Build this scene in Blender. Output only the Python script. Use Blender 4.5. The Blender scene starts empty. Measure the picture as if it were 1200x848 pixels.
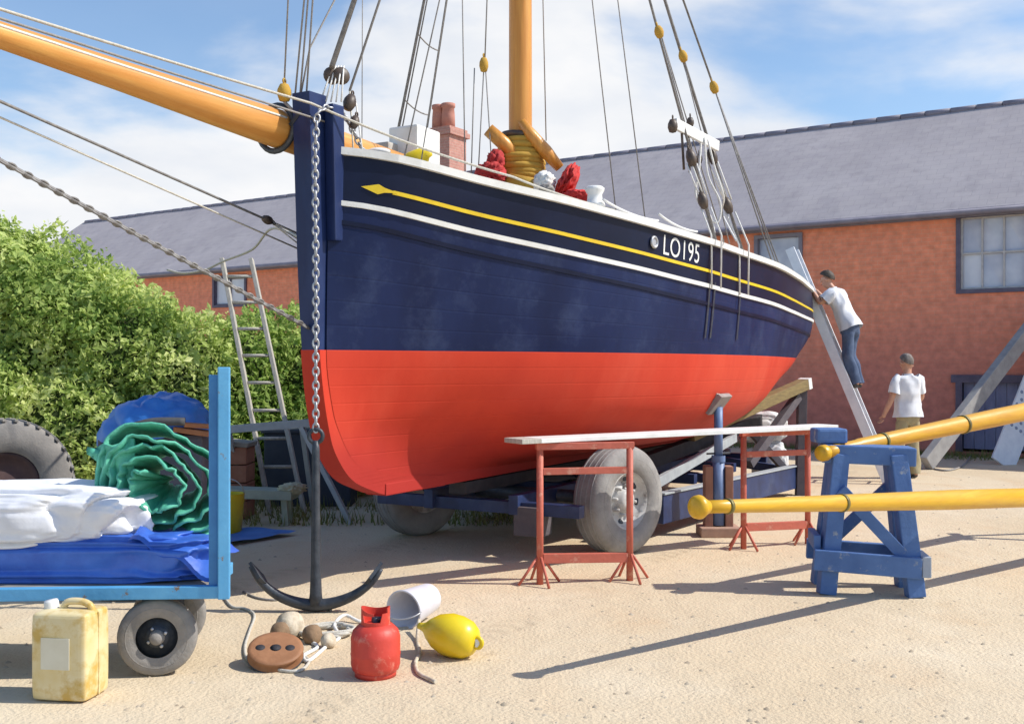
import bpy, bmesh, math, random
import numpy as np
from mathutils import Vector, Matrix, Quaternion, noise as mnoise
R = math.radians
rnd = random.Random(7)
scene = bpy.context.scene
col = scene.collection
EYE = 1.6
def at(px, py, d):
    """point of the yard seen at photograph pixel (px,py), d metres in front of the viewer"""
    return Vector(((px-600)/1200*d, d, EYE-(py-430)/1200*d))
def gnd(px, py):
    d = EYE*1200/(py-430.0)
    return Vector(((px-600)/1200*d, d, 0))

# ------------------------------------------------------------------ materials
def nd(nt, typ, **kw):
    n = nt.nodes.new(typ)
    for k, v in kw.items(): setattr(n, k, v)
    return n
def rgb(c): return (c[0], c[1], c[2], 1)
MATS = {}
def mat(name, c, c2=None, rough=.6, metal=0, scale=6, detail=6, lo=.35, hi=.7, bump=0, bscale=40, c3=None, scale3=1.2, lo3=.55, hi3=.75,
        spec=.5, stretch=(1,1,1), coord='Object', bdist=.01, rotz=None, crease=0, cscale=3):
    if name in MATS: return MATS[name]
    m = bpy.data.materials.new(name); m.use_nodes = True
    nt = m.node_tree; b = nt.nodes['Principled BSDF']
    b.inputs['Roughness'].default_value = rough
    b.inputs['Metallic'].default_value = metal
    b.inputs['Specular IOR Level'].default_value = spec
    b.inputs['Base Color'].default_value = rgb(c)
    tc = nd(nt, 'ShaderNodeTexCoord'); mp = nd(nt, 'ShaderNodeMapping'); mp.inputs['Scale'].default_value = stretch
    if rotz is None: nt.links.new(tc.outputs[coord], mp.inputs['Vector'])
    else:
        m0 = nd(nt, 'ShaderNodeMapping'); m0.inputs['Rotation'].default_value = (0, 0, -rotz)
        nt.links.new(tc.outputs[coord], m0.inputs['Vector']); nt.links.new(m0.outputs[0], mp.inputs['Vector'])
    out = None
    if c2 is not None:
        n = nd(nt, 'ShaderNodeTexNoise'); n.inputs['Scale'].default_value = scale; n.inputs['Detail'].default_value = detail; n.inputs['Roughness'].default_value = .62
        nt.links.new(mp.outputs[0], n.inputs['Vector'])
        mr = nd(nt, 'ShaderNodeMapRange'); mr.inputs['From Min'].default_value = lo; mr.inputs['From Max'].default_value = hi
        nt.links.new(n.outputs['Fac'], mr.inputs['Value'])
        mx = nd(nt, 'ShaderNodeMix', data_type='RGBA'); mx.inputs[6].default_value = rgb(c); mx.inputs[7].default_value = rgb(c2)
        nt.links.new(mr.outputs[0], mx.inputs[0]); out = mx.outputs[2]
        if c3 is not None:
            n3 = nd(nt, 'ShaderNodeTexNoise'); n3.inputs['Scale'].default_value = scale3; n3.inputs['Detail'].default_value = 8; n3.inputs['Roughness'].default_value = .65
            nt.links.new(mp.outputs[0], n3.inputs['Vector'])
            mr3 = nd(nt, 'ShaderNodeMapRange'); mr3.inputs['From Min'].default_value = lo3; mr3.inputs['From Max'].default_value = hi3
            nt.links.new(n3.outputs['Fac'], mr3.inputs['Value'])
            mx3 = nd(nt, 'ShaderNodeMix', data_type='RGBA'); mx3.inputs[7].default_value = rgb(c3)
            nt.links.new(out, mx3.inputs[6]); nt.links.new(mr3.outputs[0], mx3.inputs[0]); out = mx3.outputs[2]
        nt.links.new(out, b.inputs['Base Color'])
    if bump:
        nb = nd(nt, 'ShaderNodeTexNoise'); nb.inputs['Scale'].default_value = bscale; nb.inputs['Detail'].default_value = 6
        nt.links.new(mp.outputs[0], nb.inputs['Vector'])
        bp = nd(nt, 'ShaderNodeBump'); bp.inputs['Strength'].default_value = bump; bp.inputs['Distance'].default_value = bdist
        nt.links.new(nb.outputs['Fac'], bp.inputs['Height']); nt.links.new(bp.outputs[0], b.inputs['Normal'])
    if crease:
        nr = nd(nt, 'ShaderNodeTexNoise', noise_type='RIDGED_MULTIFRACTAL', normalize=True); nr.inputs['Scale'].default_value = cscale; nr.inputs['Detail'].default_value = 3; nr.inputs['Distortion'].default_value = .6
        nt.links.new(mp.outputs[0], nr.inputs['Vector'])
        bc_ = nd(nt, 'ShaderNodeBump'); bc_.inputs['Strength'].default_value = crease; bc_.inputs['Distance'].default_value = .03
        nt.links.new(nr.outputs['Fac'], bc_.inputs['Height'])
        if bump: nt.links.new(bp.outputs[0], bc_.inputs['Normal'])
        nt.links.new(bc_.outputs[0], b.inputs['Normal'])
    MATS[name] = m
    return m

# ------------------------------------------------------------------ mesh helpers
class MB:
    def __init__(s): s.v = []; s.f = []; s.sm = []; s.uv = None
    def add(s, vs, fs, smooth=False):
        o = len(s.v); s.v += [Vector(p) for p in vs]
        s.f += [tuple(i+o for i in f) for f in fs]; s.sm += [smooth]*len(fs)
        return s
    def box(s, c, size, rot=None, taper=None, bev=.0):
        x, y, z = [q/2 for q in size]; c = Vector(c)
        if bev > 0:
            bm = bmesh.new(); bmesh.ops.create_cube(bm, size=1)
            for v in bm.verts: v.co = Vector((v.co.x*size[0], v.co.y*size[1], v.co.z*size[2]))
            bmesh.ops.bevel(bm, geom=list(bm.edges), offset=bev, segments=2, profile=.6, affect='EDGES')
            vs = [v.co.copy() for v in bm.verts]; bm.verts.index_update()
            fs = [[v.index for v in f.verts] for f in bm.faces]; bm.free()
        else:
            vs = [Vector((i*x, j*y, k*z)) for k in (-1,1) for j in (-1,1) for i in (-1,1)]
            fs = [(0,2,3,1),(4,5,7,6),(0,1,5,4),(2,6,7,3),(0,4,6,2),(1,3,7,5)]
        if rot is not None:
            m = rot.to_matrix() if hasattr(rot, 'to_matrix') else rot
            vs = [m @ v for v in vs]
        return s.add([v+c for v in vs], fs)
    def beam(s, p0, p1, w, h, up=(0,0,1), bev=.004):
        """box of section w x h between two points"""
        p0 = Vector(p0); p1 = Vector(p1); d = p1-p0; L = d.length; d.normalize()
        u = Vector(up); sx = d.cross(u)
        if sx.length < 1e-4: sx = d.cross(Vector((1,0,0)))
        sx.normalize(); uu = sx.cross(d)
        m = Matrix((sx, d, uu)).transposed()
        return s.box((p0+p1)/2, (w, L, h), m, bev=bev)
    def tube(s, pts, rad, n=8, cap=True, smooth=True):
        pts = [Vector(p) for p in pts]
        if not hasattr(rad, '__len__'): rad = [rad]*len(pts)
        vs = []; fs = []; prev = None
        for i, p in enumerate(pts):
            t = (pts[min(i+1, len(pts)-1)]-pts[max(i-1, 0)]).normalized()
            if prev is None:
                a = t.cross(Vector((0,0,1)))
                if a.length < .1: a = t.cross(Vector((1,0,0)))
            else: a = prev - t*prev.dot(t)
            a.normalize(); prev = a; b = t.cross(a)
            for k in range(n):
                th = 2*math.pi*k/n
                vs.append(p+(a*math.cos(th)+b*math.sin(th))*rad[i])
        for i in range(len(pts)-1):
            for k in range(n):
                fs.append((i*n+k, i*n+(k+1)%n, (i+1)*n+(k+1)%n, (i+1)*n+k))
        s.add(vs, fs, smooth)
        if cap:
            o = len(s.v)-len(vs)
            s.f += [tuple(o+k for k in reversed(range(n))), tuple(o+(len(pts)-1)*n+k for k in range(n))]; s.sm += [False]*2
        return s
    def lathe(s, prof, c, axis=(0,0,1), n=24, smooth=True, close=False):
        """prof: list of (radius, height along axis)"""
        ax = Vector(axis).normalized(); a = ax.orthogonal().normalized(); b = ax.cross(a); c = Vector(c)
        vs = []; fs = []; m = len(prof)
        for (r, h) in prof:
            for k in range(n):
                th = 2*math.pi*k/n
                vs.append(c+ax*h+(a*math.cos(th)+b*math.sin(th))*max(r, .0005))
        for i in range(m if close else m-1):
            j = (i+1) % m
            for k in range(n): fs.append((i*n+k, i*n+(k+1)%n, j*n+(k+1)%n, j*n+k))
        return s.add(vs, fs, smooth)
    def torus(s, c, axis, R_, r, n=20, m=8, sx=1, ax2=None):
        ax = Vector(axis).normalized(); a = Vector(ax2).normalized() if ax2 is not None else ax.orthogonal().normalized(); b = ax.cross(a); c = Vector(c)
        vs = []; fs = []
        for i in range(n):
            th = 2*math.pi*i/n; d = a*math.cos(th)*sx+b*math.sin(th); dn = (a*math.cos(th)+b*math.sin(th)*sx).normalized()
            for k in range(m):
                ph = 2*math.pi*k/m
                vs.append(c+d*R_+dn*r*math.cos(ph)+ax*r*math.sin(ph))
        for i in range(n):
            for k in range(m): fs.append((i*m+k, ((i+1)%n)*m+k, ((i+1)%n)*m+(k+1)%m, i*m+(k+1)%m))
        return s.add(vs, fs, True)
    def blob(s, c, rad, sub=4, fn=None, pw=1.0, rot=None):
        bm = bmesh.new(); bmesh.ops.create_icosphere(bm, subdivisions=sub, radius=1)
        bm.verts.index_update(); vs = []
        for v in bm.verts:
            n = v.co.normalized(); p = n.copy()
            if pw != 1: p = Vector([math.copysign(abs(q)**pw, q) for q in p])
            k = 1+(fn(n) if fn else 0)
            p = Vector((p.x*rad[0], p.y*rad[1], p.z*rad[2]))*k
            if rot is not None: p = rot @ p
            vs.append(p+Vector(c))
        fs = [[v.index for v in f.verts] for f in bm.faces]; bm.free()
        return s.add(vs, fs, True)
    def grid(s, rows, smooth=True, flip=False):
        n = len(rows[0]); vs = [p for r in rows for p in r]; fs = []
        for i in range(len(rows)-1):
            for k in range(n-1):
                q = (i*n+k, i*n+k+1, (i+1)*n+k+1, (i+1)*n+k)
                fs.append(q[::-1] if flip else q)
        return s.add(vs, fs, smooth)

def root_of(p):
    while p.parent: p = p.parent
    return p
def obj(name, mb, material, parent=None, origin=None, uvs=None, recalc=True):
    """links one mesh object; vertices are given in world metres"""
    if parent is not None: o0 = ROOTLOC[root_of(parent)]
    elif origin is not None: o0 = Vector(origin)
    else: o0 = Vector((0,0,0))
    me = bpy.data.meshes.new(name)
    me.from_pydata([tuple(v-o0) for v in mb.v], [], mb.f)
    me.polygons.foreach_set('use_smooth', mb.sm)
    if uvs is not None:
        ul = me.uv_layers.new(name='UVMap')
        for l in me.loops: ul.data[l.index].uv = uvs[l.vertex_index]
    if recalc:
        bm = bmesh.new(); bm.from_mesh(me); bmesh.ops.recalc_face_normals(bm, faces=bm.faces); bm.to_mesh(me); bm.free()
    me.materials.append(material)
    o = bpy.data.objects.new(name, me); col.objects.link(o)
    if parent is not None: o.parent = parent
    else:
        o.location = o0; ROOTLOC[o] = o0
    return o
ROOTLOC = {}
def tag(o, label=None, cat=None, group=None, kind=None):
    if label: o['label'] = label
    if cat: o['category'] = cat
    if group: o['group'] = group
    if kind: o['kind'] = kind
    return o
def thing(name, label, cat, loc, group=None):
    o = bpy.data.objects.new(name, None); col.objects.link(o); o.empty_display_size = .2
    o.location = loc; ROOTLOC[o] = Vector(loc)
    return tag(o, label, cat, group)
def copy_tree(o, parent=None):
    c = o.copy(); col.objects.link(c)
    if parent is not None: c.parent = parent
    for ch in [q for q in bpy.data.objects if q.parent == o]: copy_tree(ch, c)
    return c
def curve_pts(pts, n=16):
    """smooth Catmull-Rom polyline"""
    P = [Vector(p) for p in pts]; P = [P[0]*2-P[1]]+P+[P[-1]*2-P[-2]]; out = []
    for i in range(1, len(P)-2):
        for k in range(n):
            t = k/n; a, b, c, d = P[i-1:i+3]
            out.append(.5*((2*b)+(c-a)*t+(2*a-5*b+4*c-d)*t*t+(3*b-a-3*c+d)*t**3))
    out.append(P[-2]); return out
def sag(p0, p1, s=.05, n=10):
    p0 = Vector(p0); p1 = Vector(p1)
    return [p0.lerp(p1, k/n)-Vector((0,0,4*s*(k/n)*(1-k/n))) for k in range(n+1)]
def pchip(xs, ys):
    xs = np.array(xs, float); ys = np.array(ys, float); h = np.diff(xs); d = np.diff(ys)/h; m = np.zeros(len(xs))
    for i in range(1, len(xs)-1):
        if d[i-1]*d[i] > 0:
            w1 = 2*h[i]+h[i-1]; w2 = h[i]+2*h[i-1]; m[i] = (w1+w2)/(w1/d[i-1]+w2/d[i])
    m[0] = d[0]; m[-1] = d[-1]
    def f(x):
        x = min(max(x, xs[0]), xs[-1]); i = int(min(max(np.searchsorted(xs, x)-1, 0), len(h)-1)); t = (x-xs[i])/h[i]
        return float((2*t**3-3*t**2+1)*ys[i]+(t**3-2*t**2+t)*h[i]*m[i]+(-2*t**3+3*t**2)*ys[i+1]+(t**3-t**2)*h[i]*m[i+1])
    return f

# ------------------------------------------------------------------ camera, world, sun
cam = bpy.data.cameras.new('camera'); co = bpy.data.objects.new('camera', cam); col.objects.link(co)
co.location = (0, 0, EYE); co.rotation_euler = (R(90), 0, 0)
cam.sensor_width = 36; cam.lens = 36; cam.shift_y = .005; cam.clip_end = 3000; cam.clip_start = .05
scene.camera = co
scene.view_settings.view_transform = 'Standard'; scene.view_settings.look = 'None'; scene.view_settings.exposure = 0
SUN_EL = R(45); SUN_DIR = Vector((.998*math.cos(SUN_EL), -.06*math.cos(SUN_EL), math.sin(SUN_EL)))
sl = bpy.data.lights.new('sun', 'SUN'); sl.energy = 5.0; sl.angle = R(.5); sl.color = (1, .95, .86)
so = bpy.data.objects.new('sun', sl); col.objects.link(so); so.rotation_euler = (-SUN_DIR).to_track_quat('-Z', 'Y').to_euler()
so.location = (20, -6, 22)
w = bpy.data.worlds.new('World'); scene.world = w; w.use_nodes = True; nt = w.node_tree
for n in list(nt.nodes): nt.nodes.remove(n)
wo = nd(nt, 'ShaderNodeOutputWorld'); sky = nd(nt, 'ShaderNodeTexSky', sky_type='NISHITA')
sky.sun_disc = False; sky.sun_elevation = SUN_EL; sky.sun_rotation = math.atan2(SUN_DIR.x, SUN_DIR.y)
sky.air_density = 1.0; sky.dust_density = .6; sky.ozone_density = 1.5
bg = nd(nt, 'ShaderNodeBackground'); bg.inputs['Strength'].default_value = .15
hsv = nd(nt, 'ShaderNodeHueSaturation'); hsv.inputs['Saturation'].default_value = 1.22; hsv.inputs['Value'].default_value = 1.18
nt.links.new(sky.outputs[0], hsv.inputs['Color']); nt.links.new(hsv.outputs[0], bg.inputs[0])
bc = nd(nt, 'ShaderNodeBackground'); bc.inputs['Strength'].default_value = 1
tc = nd(nt, 'ShaderNodeTexCoord'); sep = nd(nt, 'ShaderNodeSeparateXYZ'); nt.links.new(tc.outputs['Generated'], sep.inputs[0])
mp = nd(nt, 'ShaderNodeMapping'); mp.inputs['Scale'].default_value = (1.3, 1.3, 3.2); mp.inputs['Location'].default_value = (-5.8859, .8784, 3.6547)
nt.links.new(tc.outputs['Generated'], mp.inputs[0])
n1 = nd(nt, 'ShaderNodeTexNoise'); n1.inputs['Scale'].default_value = 1.7; n1.inputs['Detail'].default_value = 7; n1.inputs['Roughness'].default_value = .52; n1.inputs['Distortion'].default_value = .25
nt.links.new(mp.outputs[0], n1.inputs['Vector'])
mr = nd(nt, 'ShaderNodeMapRange', interpolation_type='SMOOTHSTEP'); mr.inputs['From Min'].default_value = .37; mr.inputs['From Max'].default_value = .54; mr.inputs['To Min'].default_value = .14
nt.links.new(n1.outputs['Fac'], mr.inputs['Value'])
fade = nd(nt, 'ShaderNodeMapRange', interpolation_type='SMOOTHSTEP'); fade.inputs['From Min'].default_value = .42; fade.inputs['From Max'].default_value = .7; fade.inputs['To Min'].default_value = 1; fade.inputs['To Max'].default_value = .08
nt.links.new(sep.outputs['Z'], fade.inputs['Value'])
hz = nd(nt, 'ShaderNodeMapRange', interpolation_type='SMOOTHSTEP'); hz.inputs['From Min'].default_value = .0; hz.inputs['From Max'].default_value = .29; hz.inputs['To Min'].default_value = .85; hz.inputs['To Max'].default_value = 0
nt.links.new(sep.outputs['Z'], hz.inputs['Value'])
mxm = nd(nt, 'ShaderNodeMath', operation='MAXIMUM'); nt.links.new(mr.outputs[0], mxm.inputs[0]); nt.links.new(hz.outputs[0], mxm.inputs[1])
mul = nd(nt, 'ShaderNodeMath', operation='MULTIPLY'); nt.links.new(mxm.outputs[0], mul.inputs[0]); nt.links.new(fade.outputs[0], mul.inputs[1])
n2 = nd(nt, 'ShaderNodeTexNoise'); n2.inputs['Scale'].default_value = 5; n2.inputs['Detail'].default_value = 6
nt.links.new(mp.outputs[0], n2.inputs['Vector'])
cr = nd(nt, 'ShaderNodeMix', data_type='RGBA'); cr.inputs[6].default_value = (.80, .84, .91, 1); cr.inputs[7].default_value = (.96, .965, .98, 1)
mr2 = nd(nt, 'ShaderNodeMapRange'); mr2.inputs['From Min'].default_value = .35; mr2.inputs['From Max'].default_value = .62
nt.links.new(n2.outputs['Fac'], mr2.inputs['Value']); nt.links.new(mr2.outputs[0], cr.inputs[0]); nt.links.new(cr.outputs[2], bc.inputs[0])
az = nd(nt, 'ShaderNodeMapRange', interpolation_type='SMOOTHSTEP'); az.inputs['From Min'].default_value = -.25; az.inputs['From Max'].default_value = .45; az.inputs['To Min'].default_value = .12
nt.links.new(sep.outputs['Y'], az.inputs['Value'])
mul2 = nd(nt, 'ShaderNodeMath', operation='MULTIPLY'); nt.links.new(mul.outputs[0], mul2.inputs[0]); nt.links.new(az.outputs[0], mul2.inputs[1]); mul = mul2
ms = nd(nt, 'ShaderNodeMixShader'); nt.links.new(mul.outputs[0], ms.inputs[0]); nt.links.new(bg.outputs[0], ms.inputs[1]); nt.links.new(bc.outputs[0], ms.inputs[2])
nt.links.new(ms.outputs[0], wo.inputs[0])

# ------------------------------------------------------------------ ground
m_sand = mat('sandy_ground', (.63,.515,.36), (.54,.43,.29), rough=.95, scale=1.1, detail=10, lo=.35, hi=.75, bump=.55, bscale=45, c3=(.68,.58,.43), scale3=.55, lo3=.45, hi3=.68, spec=.15, bdist=.02)
# faint wheel tracks where the trailer was pushed in, broken up by wind and feet
nt = m_sand.node_tree; b_ = nt.nodes['Principled BSDF']; tc = nd(nt, 'ShaderNodeTexCoord')
m0 = nd(nt, 'ShaderNodeMapping', vector_type='TEXTURE'); m0.inputs['Location'].default_value = (-1.28, 7.0, 0); m0.inputs['Rotation'].default_value = (0, 0, math.atan2(.875, .485))
nt.links.new(tc.outputs['Object'], m0.inputs['Vector']); sp_ = nd(nt, 'ShaderNodeSeparateXYZ'); nt.links.new(m0.outputs[0], sp_.inputs[0])
wv = nd(nt, 'ShaderNodeTexNoise'); wv.inputs['Scale'].default_value = .6; nt.links.new(tc.outputs['Object'], wv.inputs['Vector'])
wob = nd(nt, 'ShaderNodeMath', operation='MULTIPLY_ADD'); wob.inputs[1].default_value = .5; nt.links.new(wv.outputs['Fac'], wob.inputs[0]); nt.links.new(sp_.outputs['Y'], wob.inputs[2])
ab = nd(nt, 'ShaderNodeMath', operation='ABSOLUTE'); nt.links.new(wob.outputs[0], ab.inputs[0])
df = nd(nt, 'ShaderNodeMath', operation='SUBTRACT'); df.inputs[1].default_value = 1.12; nt.links.new(ab.outputs[0], df.inputs[0])
ab2 = nd(nt, 'ShaderNodeMath', operation='ABSOLUTE'); nt.links.new(df.outputs[0], ab2.inputs[0])
tm_ = nd(nt, 'ShaderNodeMapRange', interpolation_type='SMOOTHSTEP'); tm_.inputs['From Min'].default_value = .09; tm_.inputs['From Max'].default_value = .15; tm_.inputs['To Min'].default_value = 1; tm_.inputs['To Max'].default_value = 0; nt.links.new(ab2.outputs[0], tm_.inputs['Value'])
sx_ = nd(nt, 'ShaderNodeMath', operation='MULTIPLY'); sx_.inputs[1].default_value = 44; nt.links.new(sp_.outputs['X'], sx_.inputs[0])
sx2 = nd(nt, 'ShaderNodeMath', operation='MULTIPLY_ADD'); sx2.inputs[1].default_value = 22; nt.links.new(ab2.outputs[0], sx2.inputs[0]); nt.links.new(sx_.outputs[0], sx2.inputs[2])
sn = nd(nt, 'ShaderNodeMath', operation='SINE'); nt.links.new(sx2.outputs[0], sn.inputs[0])
rg = nd(nt, 'ShaderNodeMapRange'); rg.inputs['From Min'].default_value = -1; rg.inputs['To Min'].default_value = .25; nt.links.new(sn.outputs[0], rg.inputs['Value'])
nb_ = nd(nt, 'ShaderNodeTexNoise'); nb_.inputs['Scale'].default_value = 1.7; nb_.inputs['Detail'].default_value = 5; nt.links.new(tc.outputs['Object'], nb_.inputs['Vector'])
nbr = nd(nt, 'ShaderNodeMapRange'); nbr.inputs['From Min'].default_value = .42; nbr.inputs['From Max'].default_value = .6; nt.links.new(nb_.outputs['Fac'], nbr.inputs['Value'])
t1_ = nd(nt, 'ShaderNodeMath', operation='MULTIPLY'); nt.links.new(tm_.outputs[0], t1_.inputs[0]); nt.links.new(nbr.outputs[0], t1_.inputs[1])
t2_ = nd(nt, 'ShaderNodeMath', operation='MULTIPLY'); nt.links.new(t1_.outputs[0], t2_.inputs[0]); nt.links.new(rg.outputs[0], t2_.inputs[1])
src = b_.inputs['Base Color'].links[0].from_socket
# warm tan stains and damp spots
st1 = nd(nt, 'ShaderNodeTexNoise'); st1.inputs['Scale'].default_value = .9; st1.inputs['Detail'].default_value = 7; st1.inputs['Distortion'].default_value = .8; nt.links.new(tc.outputs['Object'], st1.inputs['Vector'])
sr1 = nd(nt, 'ShaderNodeMapRange'); sr1.inputs['From Min'].default_value = .56; sr1.inputs['From Max'].default_value = .72; sr1.inputs['To Max'].default_value = .55; nt.links.new(st1.outputs['Fac'], sr1.inputs['Value'])
mxa = nd(nt, 'ShaderNodeMix', data_type='RGBA'); mxa.inputs[7].default_value = (.58, .41, .25, 1); nt.links.new(sr1.outputs[0], mxa.inputs[0]); nt.links.new(src, mxa.inputs[6])
st2 = nd(nt, 'ShaderNodeTexNoise'); st2.inputs['Scale'].default_value = 5.5; st2.inputs['Detail'].default_value = 4; nt.links.new(tc.outputs['Object'], st2.inputs['Vector'])
sr2 = nd(nt, 'ShaderNodeMapRange'); sr2.inputs['From Min'].default_value = .66; sr2.inputs['From Max'].default_value = .74; sr2.inputs['To Max'].default_value = .3; nt.links.new(st2.outputs['Fac'], sr2.inputs['Value'])
mxb = nd(nt, 'ShaderNodeMix', data_type='RGBA'); mxb.inputs[7].default_value = (.34, .24, .16, 1); nt.links.new(sr2.outputs[0], mxb.inputs[0]); nt.links.new(mxa.outputs[2], mxb.inputs[6])
mt_ = nd(nt, 'ShaderNodeMath', operation='MULTIPLY'); mt_.inputs[1].default_value = .30; nt.links.new(t2_.outputs[0], mt_.inputs[0])
mxc = nd(nt, 'ShaderNodeMix', data_type='RGBA'); mxc.inputs[7].default_value = (.36, .28, .19, 1); nt.links.new(mt_.outputs[0], mxc.inputs[0]); nt.links.new(mxb.outputs[2], mxc.inputs[6]); nt.links.new(mxc.outputs[2], b_.inputs['Base Color'])
und = nd(nt, 'ShaderNodeTexNoise'); und.inputs['Scale'].default_value = 5; und.inputs['Detail'].default_value = 4; nt.links.new(tc.outputs['Object'], und.inputs['Vector'])
hsum = nd(nt, 'ShaderNodeMath', operation='MULTIPLY_ADD'); hsum.inputs[1].default_value = -.35; nt.links.new(t2_.outputs[0], hsum.inputs[0]); nt.links.new(und.outputs['Fac'], hsum.inputs[2])
bp2 = nd(nt, 'ShaderNodeBump'); bp2.inputs['Strength'].default_value = .5; bp2.inputs['Distance'].default_value = .03; nt.links.new(hsum.outputs[0], bp2.inputs['Height'])
nt.links.new(b_.inputs['Normal'].links[0].from_socket, bp2.inputs['Normal']); nt.links.new(bp2.outputs[0], b_.inputs['Normal'])
g = MB(); g.add([(-900,-60,0),(900,-60,0),(900,1800,0),(-900,1800,0)], [(0,1,2,3)])
tag(obj('ground', g, m_sand), kind='structure')
m_peb = mat('pebble_stone', (.34,.27,.19), (.55,.47,.36), rough=.9, scale=3, bump=.2)
peb = MB(); pr = random.Random(3)
for i in range(2600):
    y = 4.3+pr.random()**1.6*12; x = (pr.random()-.5)*y*1.15; r = .003+.017*pr.random()**4
    bm_n = 5; q = []
    for k in range(bm_n): q.append(Vector((x+r*math.cos(k*1.2566)*pr.uniform(.7,1.3), y+r*math.sin(k*1.2566)*pr.uniform(.7,1.3), .0)))
    top = Vector((x, y, r*pr.uniform(.5,.9)))
    peb.add(q+[top], [(k, (k+1)%5, 5) for k in range(5)], True)
tag(obj('pebbles', peb, m_peb), 'small stones and grit scattered over the sandy yard', 'pebbles', kind='stuff')
# ------------------------------------------------------------------ boat
S0 = Vector((-1.28, 7.0, 0)); AX = Vector((.485, .875, 0)).normalized(); NP = Vector((AX.y, -AX.x, 0))   # NP points to port (our right)
def bw(s, lat, z): return S0+AX*s+NP*lat+Vector((0,0,z))
st_f = pchip([.74,.80,.87,.95,1.1,1.3,1.7,3.1], [1.25,.62,.33,.2,.08,-.02,-.09,-.06])
tr_f = pchip([.74,1.0,1.25,1.7,2.65,3.1], [9.1,9.12,9.25,9.6,10.15,10.35])
US = [0,.03,.08,.15,.25,.35,.5,.65,.8,.9,1]
ZS = [.74,.9,1.1,1.3,1.7,2.2,2.8]
HB = [[.09]*7,
 [.09,.10,.12,.16,.24,.32,.43],[.09,.13,.22,.34,.5,.61,.74],[.1,.25,.48,.68,.9,1.02,1.14],[.14,.66,.98,1.15,1.32,1.42,1.48],
 [.18,.95,1.29,1.44,1.56,1.63,1.68],[.2,1.08,1.43,1.56,1.66,1.71,1.74],[.17,.86,1.24,1.42,1.55,1.61,1.62],[.1,.38,.72,1.02,1.34,1.43,1.38],
 [.08,.18,.36,.66,1.1,1.27,1.2],[.07,.08,.1,.28,.85,1.05,.98]]
col_f = [pchip(US, [HB[i][j] for i in range(len(US))]) for j in range(len(ZS))]
sheer_s = pchip([0,.5,1.4,2.3,3.2,4.5,7,10.2], [3.04,2.95,2.83,2.75,2.69,2.65,2.63,2.68])
_zc = {}
def hb(u, z):
    key = round(u, 5)
    if key not in _zc: _zc[key] = pchip(ZS, [f(u) for f in col_f])
    return _zc[key](z) if z <= 2.8 else _zc[key](2.8)+(z-2.8)*max(0, (_zc[key](2.8)-_zc[key](2.4))/.4)*.6
def s_of(u, z): return st_f(z)+(tr_f(z)-st_f(z))*u
def sheer(u):
    z = 2.8
    for _ in range(3): z = sheer_s(s_of(u, z))
    return z
def hullp(u, z, side=1, off=0.0): return bw(s_of(u, z), side*(hb(u, z)+off), z)
def u_at(s, z): return (s-st_f(z))/(tr_f(z)-st_f(z))
def hull_s(s, z, side=1, off=0.0): return hullp(u_at(s, z), z, side, off)
WL = 1.715
def wl(u): return WL+.0*u

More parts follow.
